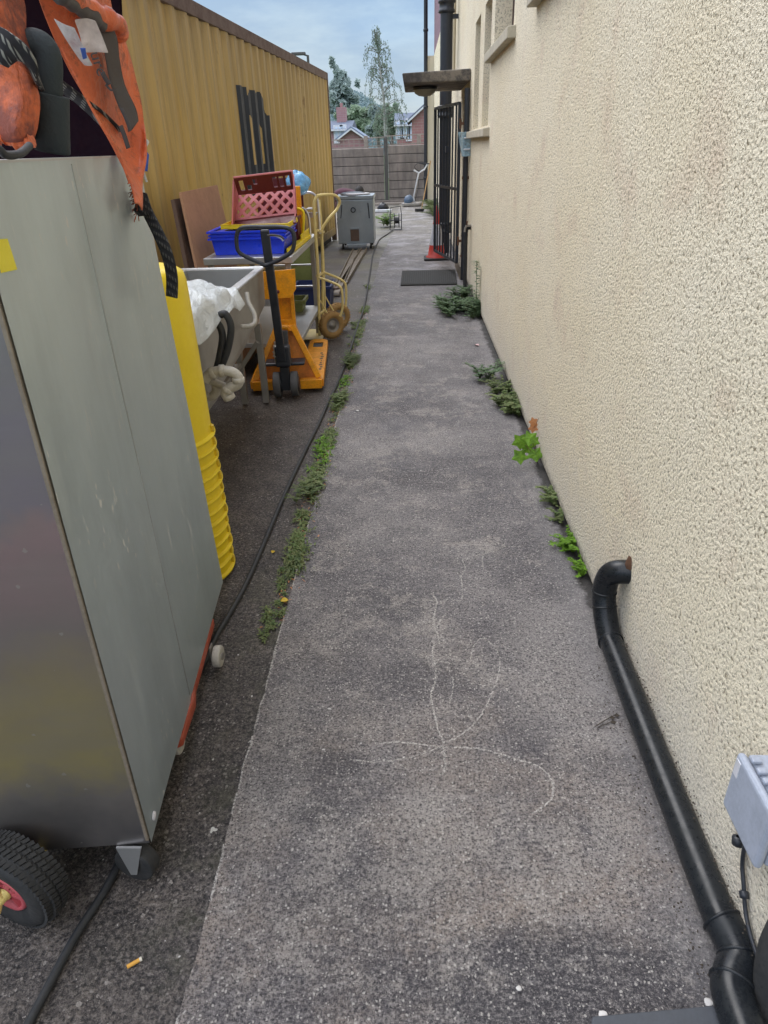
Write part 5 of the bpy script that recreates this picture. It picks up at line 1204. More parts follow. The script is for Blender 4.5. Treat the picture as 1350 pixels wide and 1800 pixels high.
def bagblob(name, label, c, s, cat='bag', mat='bin'):
    rows = []; rnd = random.random()*10
    for i_ in range(12):
        th = PI*i_/11; r_ = []
        for j_ in range(18):
            ph = 2*PI*j_/18; nn = 1+.3*noise.noise(Vector((math.cos(ph)*1.5+rnd,math.sin(ph)*1.5,th*1.4)))
            r_.append(Vector((c[0]+math.sin(th)*math.cos(ph)*s[0]*nn, c[1]+math.sin(th)*math.sin(ph)*s[1]*nn, max(c[2], c[2]+s[2]*.8+math.cos(th)*s[2]*nn))))
        r_.append(r_[0]); rows.append(r_)
    r = thing(name, label, cat, c); f = MB(); f.grid(rows, True); f.build('bag_body', M[mat], r)
    f = MB(); f.tube([(c[0],c[1],c[2]+s[2]*1.6),(c[0]+.02,c[1],c[2]+s[2]*1.9)], [s[0]*.15,s[0]*.3], 9); f.build('tied_neck', M[mat], r)
bagblob('bin_bag', 'black plastic bin bag on the ground right of the steel box', (-.74,19.6,0), (.14,.12,.10))
f = MB(); a_ = G(650,373); b_ = G(688,373); f.bx(a_.x-.3,b_.x,a_.y-.05,a_.y+.12,.0,.05); tag(f.build('white_plank', M['trimw'], None, (-.8,19,0), bevel=.003), 'white plank lying on the ground below the black bin bag', 'plank')
f = MB(); f.bx(-1.6,.0,22.1,22.2,0,.08); tag(f.build('concrete_kerb', M['fencec'], None, (-.8,22.1,0), bevel=.006), 'loose grey concrete kerb length lying at the foot of the panel fence', 'kerb')
f = MB(); f.bx(-1.2,.3,21.6,21.7,0,.05); tag(f.build('fallen_post', M['timber'], None, (-.5,21.6,0), bevel=.006), 'grey timber post lying on the ground just in front of the kerb length', 'post')

# ------------------------------------------------------------ crouching person behind box
ps = thing('person', 'dark-haired person in a maroon jacket crouching bent over behind the steel box', 'person', (-1.5,16.4,0))
def skinmesh(name, verts, edges, radii, mat, parent, lev=2):
    me = bpy.data.meshes.new(name); off = Vector((0,0,0)); q = parent
    while q is not None: off += q.location; q = q.parent
    me.from_pydata([tuple(Vector(v)-off) for v in verts], edges, []); me.materials.append(mat)
    o = bpy.data.objects.new(name, me); C.objects.link(o); o.parent = parent
    md = o.modifiers.new('sk','SKIN'); md.use_smooth_shade = True
    for i, r_ in enumerate(radii): me.skin_vertices[0].data[i].radius = (r_, r_) if not isinstance(r_, tuple) else r_
    me.skin_vertices[0].data[0].use_root = True
    s_ = o.modifiers.new('u','SUBSURF'); s_.levels = s_.render_levels = lev
    return o
hd = AY(633,334,16.3)
PV = Vector((-1.78,16.45,.36))
sh_ = Vector((hd.x-.20,16.35,.60))
V = [PV, (-1.66,16.43,.50), (-1.50,16.40,.60), sh_, (hd.x-.09,16.32,.60), (hd.x-.02,16.3,.60),
     (sh_.x+.02,16.14,.52), (sh_.x+.10,16.08,.30), (sh_.x+.24,16.12,.12),
     (sh_.x+.02,16.56,.52), (sh_.x+.12,16.62,.30), (sh_.x+.26,16.5,.12),
     (-1.76,16.33,.34), (-1.42,16.22,.42), (-1.62,16.25,.08), (-1.48,16.22,.045),
     (-1.76,16.57,.34), (-1.44,16.66,.40), (-1.64,16.62,.08), (-1.50,16.62,.045)]
E_ = [(0,1),(1,2),(2,3),(3,4),(4,5),(3,6),(6,7),(7,8),(3,9),(9,10),(10,11),(0,12),(12,13),(13,14),(14,15),(0,16),(16,17),(17,18),(18,19)]
RR = [.17,.16,.165,.15,.055,.06,.062,.045,.032,.062,.045,.032,.095,.068,.045,.04,.095,.068,.045,.04]
body = skinmesh('body', V, E_, RR, M['jacket'], ps)
f = MB(); rows = []
for i_ in range(13):
    th = PI*i_/12; rows.append([hd+Vector((math.sin(th)*math.cos(2*PI*j_/18)*.075*(1.1 if math.cos(2*PI*j_/18) > 0 else 1.2), math.sin(th)*math.sin(2*PI*j_/18)*.078, math.cos(th)*.095-.03)) for j_ in range(19)])
f.grid(rows, True); hd_o = f.build('head', M['skin'], ps)
f = MB(); f.lathe([(0,.02),(.010,.008),(.013,0)], hd+Vector((.078,0,-.045)), (1,0,-.5), 10)
for sy in (-1,1): f.lathe([(0,.006),(.012,.004),(.02,-.004)], hd+Vector((.0,sy*.078,-.035)), (0,sy,0), 10)
f.build('nose_and_ears', M['skin'], hd_o)
f = MB(); rows = []
for i_ in range(9):
    th = PI*.62*i_/8; rows.append([hd+Vector((-.012+math.sin(th)*math.cos(2*PI*j_/22)*.095, math.sin(th)*math.sin(2*PI*j_/22)*.092, math.cos(th)*.105-.02+.006*math.sin(j_*2.7))) for j_ in range(23)])
f.grid(rows, True); f.build('hair', M['hair'], ps)
for (hx_, hy_) in [(sh_.x+.27,16.12),(sh_.x+.29,16.5)]:
    hv = [(hx_-.03,hy_,.11),(hx_+.03,hy_,.085)]; he = [(0,1)]; hrr = [.026,.03]
    for k, (dy, ln) in enumerate([(-.028,.055),(-.010,.065),(.010,.062),(.027,.05)]):
        hv += [(hx_+.05,hy_+dy,.075),(hx_+.05+ln*.6,hy_+dy*1.1,.055),(hx_+.05+ln,hy_+dy*1.1,.03)]; i0 = 2+3*k; he += [(1,i0),(i0,i0+1),(i0+1,i0+2)]; hrr += [.010,.009,.007]
    hv += [(hx_+.02,hy_-.05,.07),(hx_+.045,hy_-.065,.05)]; he += [(1,14),(14,15)]; hrr += [.011,.008]
    skinmesh('hand', hv, he, hrr, M['skin'], ps, 1)
for hy_ in (16.22,16.62):
    f = MB(); f.box((-1.50,hy_,.04),(.27,.09,.08)); f.build('shoe', M['shoe'], ps, bevel=.03, seg=3)

# ------------------------------------------------------------ concrete panel fence
FY = 22.8
pf = thing('panel_fence', 'grey-brown concrete panel fence with dark post and low trellis across the end of the yard', 'fence', (-3,FY,0))
f = MB(); ph = .235
def conc_bay(x0, x1, top, nm='panel'):
    z = top
    while z > 0:
        f = MB(); z0_ = max(z-ph+.012, -.02); f.hexa([(x0,FY-.022,z0_),(x1,FY-.022,z0_),(x1,FY+.02,z0_),(x0,FY+.02,z0_),(x0,FY-.03,z-.012),(x1,FY-.03,z-.012),(x1,FY+.02,z-.0),(x0,FY+.02,z)]); f.build(nm, M['fencec'], pf, bevel=.004)
        f = MB(); f.bx(x0,x1,FY-.006,FY+.015,z0_-.014,z0_+.002); f.build('joint', M['postc'], pf)
        z -= ph
conc_bay(-2.55,-.80,1.46); conc_bay(-.67,.62,1.51); conc_bay(-4.4,-2.65,1.46); conc_bay(-6.3,-4.5,1.46); conc_bay(-8.2,-6.4,1.46)
for xx in (-.735,-2.6,-4.45,-6.35): f = MB(); f.bx(xx-.055,xx+.055,FY-.06,FY+.05,0,1.70 if xx > -1 else 1.5); f.lathe([(.055,0),(.04,.04),(0,.05)], (xx,FY,1.70 if xx > -1 else 1.5), seg=12); f.build('post', M['postc'], pf, bevel=.01)
tf = thing('trellis_fence', 'grey square timber trellis standing above the concrete panel fence', 'trellis', (-1,FY+.25,1.4))
y_ = FY+.22
for (x0_, x1_, z0_, z1_) in [(-2.9,-1.38,1.47,1.69),(-1.28,-.72,1.50,1.72),(-.72,.22,1.53,1.755),(.26,.62,1.55,1.77)]:
    f = MB(); f.bar((x0_,y_,z0_),(x1_,y_,z0_+.01),.025,.028); f.bar((x0_,y_,z1_),(x1_,y_,z1_+.012),.03,.03); f.bar((x0_,y_,(z0_+z1_)/2),(x1_,y_,(z0_+z1_)/2+.01),.015,.015)
    n_ = int((x1_-x0_)/.14)
    for k in range(n_+1):
        xx = x0_+(x1_-x0_)*k/max(1,n_); f.bar((xx,y_,z0_),(xx,y_,z1_),.016,.018)
    f.build('trellis_panel', M['timber'], tf)
for xx in (-1.33,.24): f = MB(); f.bx(xx-.06,xx+.06,y_-.04,y_+.04,.0,1.78); f.build('post', M['timber'], tf, bevel=.008)

# ------------------------------------------------------------ background houses, trees, lamp
def house(name, label, x0, x1, y, ze, zr, depth, mat, roof, ridge='x', windows=(), chim=None, trim=True):
    r = thing(name, label, 'house', ((x0+x1)/2, y, 0))
    f = MB(); f.bx(x0,x1,y,y+depth,-.5,ze)
    if ridge == 'y':
        f.prism([(x0,y,ze),(x1,y,ze),((x0+x1)/2,y,zr)], (0,depth,0))
    f.build('wall', mat, r)
    f = MB(); o = .25
    if ridge == 'x':
        f.prism([(x0-o,y-o,ze-.05),(x0-o,y+depth+o,ze-.05),(x0-o,y+depth/2,zr)], (x1-x0+2*o,0,0))
    else:
        for s_ in (-1,1):
            xe = (x0+x1)/2+s_*((x1-x0)/2+o); zz = ze-(zr-ze)*o/((x1-x0)/2)
            f.hexa([(xe,y-o,zz),((x0+x1)/2,y-o,zr+.02),((x0+x1)/2,y+depth,zr+.02),(xe,y+depth,zz),(xe,y-o,zz+.15),((x0+x1)/2,y-o,zr+.2),((x0+x1)/2,y+depth,zr+.2),(xe,y+depth,zz+.15)])
    rf = f.build('roof', roof, r)
    if chim:
        f = MB(); f.bx(chim[0]-.35,chim[0]+.35,y+depth*.4,y+depth*.6,zr-1.2,zr+chim[1]); f.lathe([(.1,0),(.12,.3)], (chim[0],y+depth*.5,zr+chim[1]), seg=8); f.build('chimney', M['bricko'], rf)
    f = MB(); f.bar((x0-o,y-o-.05,ze-.1),(x1+o,y-o-.05,ze-.1),.08,.10) if ridge == 'x' else None
    if ridge == 'y':
        for s_ in (-1,1):
            xe = (x0+x1)/2+s_*((x1-x0)/2+o); zz = ze-(zr-ze)*o/((x1-x0)/2); f.bar((xe,y-o-.06,zz),((x0+x1)/2,y-o-.06,zr+.05),.06,.09)
    f.build('fascia', M['trimw'], r)
    for (wx, wz, ww, wh) in windows:
        f = MB(); f.bx(wx-ww/2,wx+ww/2,y-.06,y-.005,wz-wh/2,wz+wh/2); w_ = f.build('window', M['trimw'], r)
        f = MB(); f.bx(wx-ww/2+.12,wx-.05,y-.075,y-.062,wz-wh/2+.12,wz+wh/2-.12); f.bx(wx+.05,wx+ww/2-.12,y-.075,y-.062,wz-wh/2+.12,wz+wh/2-.12); f.build('pane', M['hglass'], w_)
    return r
def px2(px, py, Y): return AY(px, py, Y)
# right-hand red gable
Yh = 48; e = px2(724,208,Yh); rg = px2(752,176,Yh)
xl = e.x; half = (px2(775,200,Yh).x-xl)
house('brick_house', 'red brick house gable end just left of the black downpipe', xl, xl+2*half*.95, Yh, e.z, e.z+(rg.z-e.z)*1.35, 9, M['brickr'], M['slate'], 'y')
Yh = 62; e0 = px2(698,215,Yh); e1 = px2(722,215,Yh); rz = px2(710,197,Yh).z
house('brick_house', 'far brick house with blue slate roof and two white windows', e0.x, e1.x+1.2, Yh, px2(710,218,Yh).z, px2(710,198,Yh+3).z, 7, M['brickr'], M['slate'], 'x', [(px2(703,226,Yh).x, px2(703,228,Yh).z, .7, 1.3),(px2(712,226,Yh).x, px2(712,228,Yh).z, .8, 1.3),(px2(720,226,Yh).x, px2(720,228,Yh).z, .6, 1.6)])
Yh = 58; a_ = px2(570,228,Yh); b_ = px2(612,228,Yh)
house('brick_house', 'pinkish brick house with grey roof and red chimney behind the container end', a_.x, b_.x, Yh, px2(600,226,Yh).z, px2(600,212,Yh+3).z, 7, M['bricko'], M['slate'], 'x', [(px2(595,236,Yh).x, px2(595,236,Yh).z,.7,1.2),(px2(604,236,Yh).x, px2(604,236,Yh).z,.5,1.3)], (px2(594,210,Yh).x, .9))
Yh = 52; a_ = px2(612,240,Yh); b_ = px2(640,240,Yh)
house('low_outbuilding', 'low building with pale blue sloping roof between the brick house and trellis post', a_.x-.6, b_.x, Yh, px2(620,243,Yh).z, px2(620,228,Yh).z, 5, M['bricko'], M['slateb'], 'y')

def leafcloud(f, centers, n, size, hang=False):
    for _ in range(n):
        c, r = random.choice(centers)
        while True:
            p = Vector((random.uniform(-1,1),random.uniform(-1,1),random.uniform(-1,1)))
            if p.length < 1: break
        if random.random() < .6: p = p.normalized()*random.uniform(.75,1.05)
        q = Vector(c)+Vector((p.x*r[0],p.y*r[1],p.z*r[2])); s = size*random.uniform(.6,1.3)
        a = Vector((random.gauss(0,1),random.gauss(0,1),random.gauss(0,1))).normalized(); b = a.cross(Vector((random.gauss(0,1),random.gauss(0,1),random.gauss(0,1)))).normalized()
        if hang: a = Vector((a.x*.3,a.y*.3,-1)).normalized(); b = a.cross(Vector((random.gauss(0,1),random.gauss(0,1),0))).normalized()
        f.add([q-a*s, q+b*s*.5, q+a*s, q-b*s*.5], [(0,1,2,3)])
def tree(name, label, base, crowns, n, size, leaf, trunk_r=.2, bark='bark', group=None, limbs=True):
    r = thing(name, label, 'tree', base, group)
    top = max(c[0][2] for c in crowns)
    f = MB(); f.tube(smoothpts([base, Vector(base)+Vector((.1,0,(top-base[2])*.4)), (base[0],base[1],top)],5), [trunk_r*(1-.85*i/10) for i in range(11)], 8)
    for c, rr in crowns:
        f.tube(smoothpts([Vector((base[0],base[1],base[2]+(c[2]-base[2])*.45)), Vector(((base[0]+c[0])/2,(base[1]+c[1])/2,c[2]*.72+base[2]*.28)), c],4), [trunk_r*.35*(1-.8*i/8) for i in range(9)], 6)
    f.build('trunk', M[bark], r)
    f = MB()
    # clumps inside crowns
    cl = []
    for c, rr in crowns:
        for _ in range(30):
            p = Vector((random.gauss(0,.5),random.gauss(0,.5),random.gauss(0,.45)))
            s = random.uniform(.18,.38); cl.append((Vector(c)+Vector((p.x*rr[0],p.y*rr[1],p.z*rr[2])), (rr[0]*s,rr[1]*s,rr[2]*s)))
    leafcloud(f, cl, n, size); f.build('crown', M[leaf], r)
    return r
Y1 = 85
def CR(px, py, Y, rpx, rpy): 
    p = AY(px,py,Y); q = AY(px+rpx,py,Y); s = AY(px,py-rpy,Y); return (tuple(p), (q.x-p.x, q.x-p.x, s.z-p.z))
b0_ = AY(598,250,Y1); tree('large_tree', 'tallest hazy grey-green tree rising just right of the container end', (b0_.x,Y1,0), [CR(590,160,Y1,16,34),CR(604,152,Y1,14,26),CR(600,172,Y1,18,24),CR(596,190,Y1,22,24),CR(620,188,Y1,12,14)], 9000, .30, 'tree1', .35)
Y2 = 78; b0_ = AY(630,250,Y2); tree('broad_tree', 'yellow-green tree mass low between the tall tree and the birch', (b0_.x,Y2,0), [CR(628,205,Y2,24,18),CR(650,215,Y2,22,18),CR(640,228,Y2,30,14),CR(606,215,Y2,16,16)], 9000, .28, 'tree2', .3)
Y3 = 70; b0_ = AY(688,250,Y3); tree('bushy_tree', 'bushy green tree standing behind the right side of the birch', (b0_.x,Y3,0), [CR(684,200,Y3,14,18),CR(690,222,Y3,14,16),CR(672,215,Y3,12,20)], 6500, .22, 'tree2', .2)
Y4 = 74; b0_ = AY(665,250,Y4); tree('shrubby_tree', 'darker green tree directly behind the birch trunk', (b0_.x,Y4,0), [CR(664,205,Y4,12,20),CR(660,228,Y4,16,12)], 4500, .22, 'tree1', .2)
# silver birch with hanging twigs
Yb = 40; bb_ = AY(678,252,Yb); tp_ = AY(660,64,Yb)
bi = thing('silver_birch', 'tall thin weeping silver birch with sparse hanging leaves beyond the fence', 'tree', (bb_.x,Yb,0))
tk = smoothpts([(bb_.x+.05,Yb,0),AY(678,240,Yb),AY(676,190,Yb),AY(670,140,Yb),AY(665,95,Yb),tp_],6)
f = MB(); f.tube(tk, [.11*(1-.93*i/(len(tk)-1)) for i in range(len(tk))], 8)
lf = MB(); br_ = MB()
def prof_w(z):  # half width in px at height fraction (0 base crown .. 1 top)
    return [28,34,26,28,25,22,15,12,18,5,2][min(10,int(z*10))]
for k in range(84):
    h_ = random.random()**.9; py_ = 245-h_*178; sidex = random.uniform(-1,1); wpx = prof_w(h_)*sidex
    i_ = min(range(len(tk)), key=lambda i: abs(tk[i].z-AY(670,py_,Yb).z)); o_ = tk[i_]
    sc_ = Yb/1200*1.0; ex = wpx*.036*.93; ey = random.uniform(-.6,.6)*(1-h_*.6)
    up_ = random.uniform(.1,.5)*(1-h_*.3); tip = o_+Vector((ex,ey,up_)); dr_ = random.uniform(.5,1.3)*(1-h_*.55)+.12
    end = tip+Vector((ex*.22,ey*.2,-dr_)); P_ = smoothpts([o_, o_+(tip-o_)*.55+Vector((0,0,up_*.45)), tip, (tip+end)/2+Vector((ex*.1,0,0)), end],4)
    br_.tube(P_, [.016*(1-.8*i/(len(P_)-1)) for i in range(len(P_))], 4, caps=False)
    for q in P_[5:]:
        for _ in range(random.randint(1,5)):
            s = random.uniform(.03,.06); c_ = q+Vector((random.gauss(0,.045),random.gauss(0,.045),random.gauss(0,.07))); a__ = Vector((random.gauss(0,.35),random.gauss(0,.35),-1)).normalized(); b__ = a__.cross(Vector((random.gauss(0,1),random.gauss(0,1),0))).normalized()
            lf.add([c_-a__*s,c_+b__*s*.45,c_+a__*s,c_-b__*s*.45],[(0,1,2,3)])
f.build('trunk', M['birchb'], bi); br_.build('branches', M['bark'], bi); lf.build('crown', M['birch'], bi)
# wooded hill beyond
f = MB(); rows = []
for i_ in range(40):
    x = -120+i_*6; r_ = []
    for j_ in range(14):
        y__ = 150+j_*12; pk = 12.5*math.exp(-((x+17)/14)**2)+1; z_ = pk*max(0,math.sin(PI*j_/13))**.8*(1+.08*noise.noise(Vector((x*.1,j_*.4,0))))
        r_.append((x, y__, z_-.2))
    rows.append(r_)
f.grid(rows, True); hl_ = struct(f.build('hill', M['hill']))
f = MB()
for k in range(26000):
    x = random.uniform(-34,8); j_ = random.uniform(0,7.5); y__ = 150+j_*12; pk = 12.5*math.exp(-((x+17)/14)**2)+1; z_ = pk*max(0,math.sin(PI*j_/13))**.8
    s = random.uniform(.22,.5); c_ = Vector((x,y__,z_+random.uniform(0,1.3)*(1+noise.noise(Vector((x*.15,y__*.15,0)))))); a__ = Vector((random.gauss(0,1),random.gauss(0,1),random.gauss(0,1))).normalized(); b__ = a__.cross(Vector((random.gauss(0,1),random.gauss(0,1),1))).normalized()
    f.add([c_-a__*s,c_+b__*s*.7,c_+a__*s,c_-b__*s*.7],[(0,1,2,3)])
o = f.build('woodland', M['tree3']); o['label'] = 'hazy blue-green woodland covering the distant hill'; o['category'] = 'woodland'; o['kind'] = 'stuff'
# street lamp over container
sl = thing('street_lamp', 'slim grey street lamp whose head shows just above the container roof', 'street lamp', AY(541,250,32))
p_ = AY(541,97,32); rod([(p_.x,32,0),(p_.x,32,p_.z)], .05, 'lamp_post', M['postc'], sl)
q_ = AY(516,96,32); rod([(p_.x,32,p_.z-.02),(q_.x+.3,32,q_.z+.02)], .03, 'lamp_arm', M['postc'], sl)
f = MB(); f.box((q_.x+.2,32,q_.z+.02),(.55,.2,.10)); f.build('lamp_head', M['postc'], sl, bevel=.02)

# ------------------------------------------------------------ weeds
def leaf_strip(mb, base, az, L, w, rise, droop, lob=0, seg=6):
    d = Vector((math.cos(az),math.sin(az),0)); s = Vector((-d.y,d.x,0)); rows = []
    for k in range(seg+1):
        t = k/seg; p = Vector(base)+d*(L*t)+Vector((0,0,rise*math.sin(min(1,t*1.15)*PI*.6)-droop*t*t))
        ww = w*max(0,math.sin(PI*min(1,(t*.9+.1))))**.7*(1 if t < 1 else .1)*(1-lob*(k % 2))
        p.z = max(p.z, Vector(base).z+.002)
        rows.append([p-s*ww+Vector((0,0,ww*.3)), p, p+s*ww+Vector((0,0,ww*.3))])
    mb.grid(rows, True)
def weed(name, label, spots, kind='rosette', mat='lfg', group=None, scale=1.0, cat='weed'):
    c0 = spots[0]; r = thing(name, label, cat, (c0[0],c0[1],max(c0[2],-.02)), group)
    f = MB(); st = MB(); has = False
    for c in spots:
        c = Vector(c)
        if kind == 'rosette':
            n = random.randint(9,15)
            for k in range(n):
                leaf_strip(f, c+Vector((random.gauss(0,.005),random.gauss(0,.005),0)), random.uniform(0,2*PI), scale*random.uniform(.028,.062), scale*random.uniform(.0045,.0085), scale*random.uniform(.006,.032), scale*.01, .45, 7)
        else:
            for k in range(random.randint(5,9)):
                az = random.uniform(0,2*PI); L = scale*random.uniform(.04,.10); hgt = scale*random.uniform(.02,.09); P = smoothpts([c, c+Vector((math.cos(az)*L*.3,math.sin(az)*L*.3,hgt*.7)), c+Vector((math.cos(az)*L,math.sin(az)*L,hgt))],5)
                for q in P: q.x = min(q.x, WX-.008)
                st.tube(P, .0012*scale, 4, caps=False); has = True
                for q in P[2:]:
                    for _ in range(3):
                        leaf_strip(f, q, random.uniform(0,2*PI), scale*random.uniform(.012,.026), scale*random.uniform(.003,.006), .004, .004, 0, 3)
    for q in f.v: q.x = min(q.x, WX-.006) if c0[0] > .3 else q.x
    f.build('leaves', M[mat], r)
    if has: st.build('stems', M['stem'], r)
    return r
jw = [((478,1100),3,.9,'lowest small clump of joint weeds nearest the camera'), ((487,1078),3,.8,'sparse weed tuft just beyond the nearest joint clump'), ((505,1020),3,.8,'small weed tuft beside the yellow fallen leaf'), ((508,992),2,.7,'single short weed tuft below the long weed strip'),
      ((524,945),5,1.0,'ragged weed clump at the near end of the long green strip'), ((533,915),5,1.0,'weed clump with dark gaps in the middle of the long strip'), ((545,865),5,1.1,'dense low weed clump along the joint'), ((556,835),5,1.0,'spreading weed clump below the biggest tuft'),
      ((568,798),7,1.35,'largest bright green weed tuft in the path joint'), ((578,780),6,1.3,'second bright tuft just behind the largest one'), ((590,728),3,.9,'thin weed patch with brown dead leaves'), ((600,708),4,1.2,'bright grassy weed tuft beside the hose'),
      ((608,668),5,1.3,'leafy weed patch where the hose crosses the joint'), ((618,640),6,1.4,'wide weed patch spreading on to the path'), ((628,600),6,1.4,'weeds lining the joint beside the hand truck wheel'), ((632,570),6,1.4,'weed clump at the far side of the hand truck wheel'), ((640,545),5,1.3,'furthest thick weed clump of the path joint'), ((648,505),5,1.2,'faint far weeds in the joint beside the steel bars')]
for (px_, py_), n_, sc_, lb in jw:
    c_ = G(px_, py_, YZ); sp_ = []
    for k in range(2*n_+5):
        yy = c_.y+random.gauss(0,.045*sc_*(1+c_.y*.12)); sp_.append((min(c_.x+random.gauss(-.004,.022*sc_),path_edge(yy)+.012), yy, YZ+.004))
    weed('weed_clump', lb[0].upper()+lb[1:], sp_, 'rosette' if random.random() < .75 else 'herb', 'lfl' if sc_ >= 1.3 and c_.y < 5 else 'lfg', 'weeds growing in the joint beside the path', .22+.33*sc_)
# moss/seedling litter along joint
f = MB()
for k in range(15000):
    yy = random.uniform(2.05,7.6); x = path_edge(yy)+random.gauss(-.016,.020+.012*max(0,noise.noise(Vector((4,yy*2.2,0))))); 
    dn_ = noise.noise(Vector((1,yy*3.1,0)))+.35*noise.noise(Vector((x*30,yy*12,4)))
    if dn_ < .0 or random.random() > .22+1.2*max(0,dn_): continue
    leaf_strip(f, (x,yy,(YZ if x < path_edge(yy) else 0)+.002), random.uniform(0,6.28), random.uniform(.010,.030), random.uniform(.002,.0048), random.uniform(.004,.022), .004, 0, 3)
o = f.build('joint_moss', M['lfg']); o['kind'] = 'stuff'; o['label'] = 'tiny seedlings and moss filling the joint beside the path'; o['category'] = 'moss'
# wall-side weeds
wwd = [((790,548),'herb',13,1.6,'lfd','large bushy green weed sprawling over the path by the mat'), ((834,552),'herb',13,1.7,'lfd','dense green weed against the wall beside the black pipe'), ((816,522),'herb',6,1.5,'lfd','small leafy weed at the foot of the black service pipe'),
       ((862,668),'herb',3,1.3,'lfd','straggly dark weed reaching out from the wall on to the path'), ((885,690),'herb',5,1.0,'lfg','pale green weed low at the foot of the wall'), ((902,722),'herb',10,1.1,'lfg','round bushy grey-green weed clump against the wall'),
       ((973,880),'herb',5,.75,'lfg','small leafy weed at the wall beyond the vine leaves'), ((983,915),'herb',3,.6,'lfg','tiny weed sprig at the wall foot halfway to the elbow pipe'), ((1005,965),'herb',5,.7,'lfl','bright green fern-like weed at the wall near the elbow pipe'), ((1024,1006),'herb',3,.6,'lfl','last weed sprig before the black elbow pipe')]
for (px_, py_), kd, n_, sc_, mt_, lb in wwd:
    c_ = G(px_, py_); sp_ = [(min(c_.x+random.gauss(0,.035*sc_), WX-.012), c_.y+random.gauss(0,(.07 if sc_ > 1.05 else .032)*sc_), .0) for k in range(n_)]
    weed('wall_weed', lb[0].upper()+lb[1:], sp_, kd, mt_, 'weeds growing along the foot of the wall', sc_)
# tall stem weed
tw = thing('tall_weed', 'tall thin weed stem rising against the cream wall beside the tap', 'weed', (.62,6.95,0))
P = smoothpts([(.62,6.95,0),(.63,6.93,.18),(.625,6.95,.38),(.62,6.9,.50)],8); f = MB(); f.tube(P, .003, 5); f.build('stem', M['stem'], tw); f = MB()
for q in P[3:]:
    for _ in range(4): leaf_strip(f, q, random.uniform(0,6.28), random.uniform(.03,.07), .008, .015, .02, .2, 4)
for q in f.v: q.x = min(q.x, WX-.006)
f.build('leaves', M['lfd'], tw)
bagblob('blue_plastic_scrap', 'crumpled pale blue plastic scrap half hidden in the weed by the wall', (.45,7.25,0), (.14,.09,.035), 'scrap', 'film')
# palmate seedling leaves (vine/maple)
def palmate(mb, c, size, rot):
    pts = []
    for k in range(20):
        an = 2*PI*k/20; lob = .62+.38*math.cos(an*5/1.0)*(1 if k % 2 == 0 else .7)
        rr = size*(.60+.40*abs(math.cos(an*2.5))**1.2)*(1-.16*(k % 2)); pts.append(Vector((math.cos(an)*rr, math.sin(an)*rr, -.12*rr*abs(math.sin(an*2.5)))))
    mb.add([Vector(c)+rot @ p for p in [Vector((0,0,.0))]+pts], [(0,1+k,1+(k+1) % 20) for k in range(20)], False)
vn = thing('maple_seedling', 'seedling with broad lobed bright green leaves sprouting at the wall foot', 'plant', (.64,3.4,0))
f = MB(); st = MB(); base_ = Vector((.655,3.33,0))
for (px_, py_, sz, ex_) in [(914,776,.046,-.02),(932,770,.046,.01),(914,802,.048,-.02),(944,798,.052,.0),(937,824,.040,0),(926,788,.038,0),(950,776,.034,0)]:
    p_ = AY(px_,py_,3.30+random.uniform(-.06,.06)); p_.x = min(p_.x,.63); palmate(f, p_, sz, Matrix.Rotation(random.uniform(R(30),R(75)),3,'X') @ Matrix.Rotation(random.uniform(0,6),3,'Z')); st.tube(smoothpts([base_, (base_+p_)/2+Vector((0,0,.02)), p_],4), .0014, 5)
f.build('leaves', M['lfl'], vn); st.build('stems', M['rust'], vn)
wl = thing('withered_leaf', 'withered orange-brown leaf standing above the green lobed leaves at the wall', 'leaf', (.64,3.5,.1))
f = MB()
for (px_, py_) in [(938,742),(944,752)]:
    p_ = AY(px_,py_,3.45); p_.x = min(p_.x,.64); palmate(f, p_, .030, Matrix.Rotation(R(62),3,'X') @ Matrix.Rotation(random.uniform(-.5,.5),3,'Y') @ Matrix.Rotation(random.uniform(0,6),3,'Z'))
f.build('leaf_blade', M['lfo'], wl); f = MB(); f.tube([AY(935,765,3.45),AY(940,750,3.45),AY(952,725,3.45)], .0012, 5); f.build('stalk', M['rust'], wl)
# weeds at far wall foot
weed('wall_weed', 'Yellow-green grass tuft at the far wall foot near the broom', [(.55+random.gauss(0,.04),18.5+random.gauss(0,.7),0) for _ in range(14)], 'herb', 'lfg', 'weeds growing along the foot of the wall', 3.2)
weed('path_weed', 'Light green spiky weed growing beside the hose reel', [(-.52+random.gauss(0,.03),15.6+random.gauss(0,.1),.1*random.random()) for _ in range(5)], 'herb', 'lfl', None, 2.6)

# ------------------------------------------------------------ litter
def flat_leaf(name, label, px, py, size, mat, z=.004, cat='leaf'):
    c = G(px, py, z); f = MB(); a = random.uniform(0,6.28); rows = []
    for k in range(7):
        t = k/6; w = size*.42*max(0,math.sin(PI*t))**.8+.0004; p = Vector((math.cos(a),math.sin(a),0))*(t-.5)*size; s = Vector((-math.sin(a),math.cos(a),0)); rows.append([c+p-s*w+Vector((0,0,w*.5)), c+p, c+p+s*w+Vector((0,0,w*.35))])
    f.grid(rows, True); return tag(f.build(name, M[mat], None, c, solid=.0008), label, cat)
cb1 = thing('cigarette_end', 'stubbed cigarette end with orange filter on the dark ground at lower left', 'cigarette end', G(235,1693,YZ))
c_ = G(235,1693,YZ+.005); d_ = Vector((.8,.55,0)).normalized(); f = MB(); f.tube([c_-d_*.014,c_+d_*.012], .0042, 12); f.build('filter', M['cig'], cb1); f = MB(); f.tube([c_+d_*.0122,c_+d_*.017], .0043, 12); f.build('paper', M['cigw'], cb1)
flat_leaf('fallen_leaf', 'small yellow fallen leaf on the dark ground beside the hose', 480, 970, .020, 'lfy', YZ+.004)
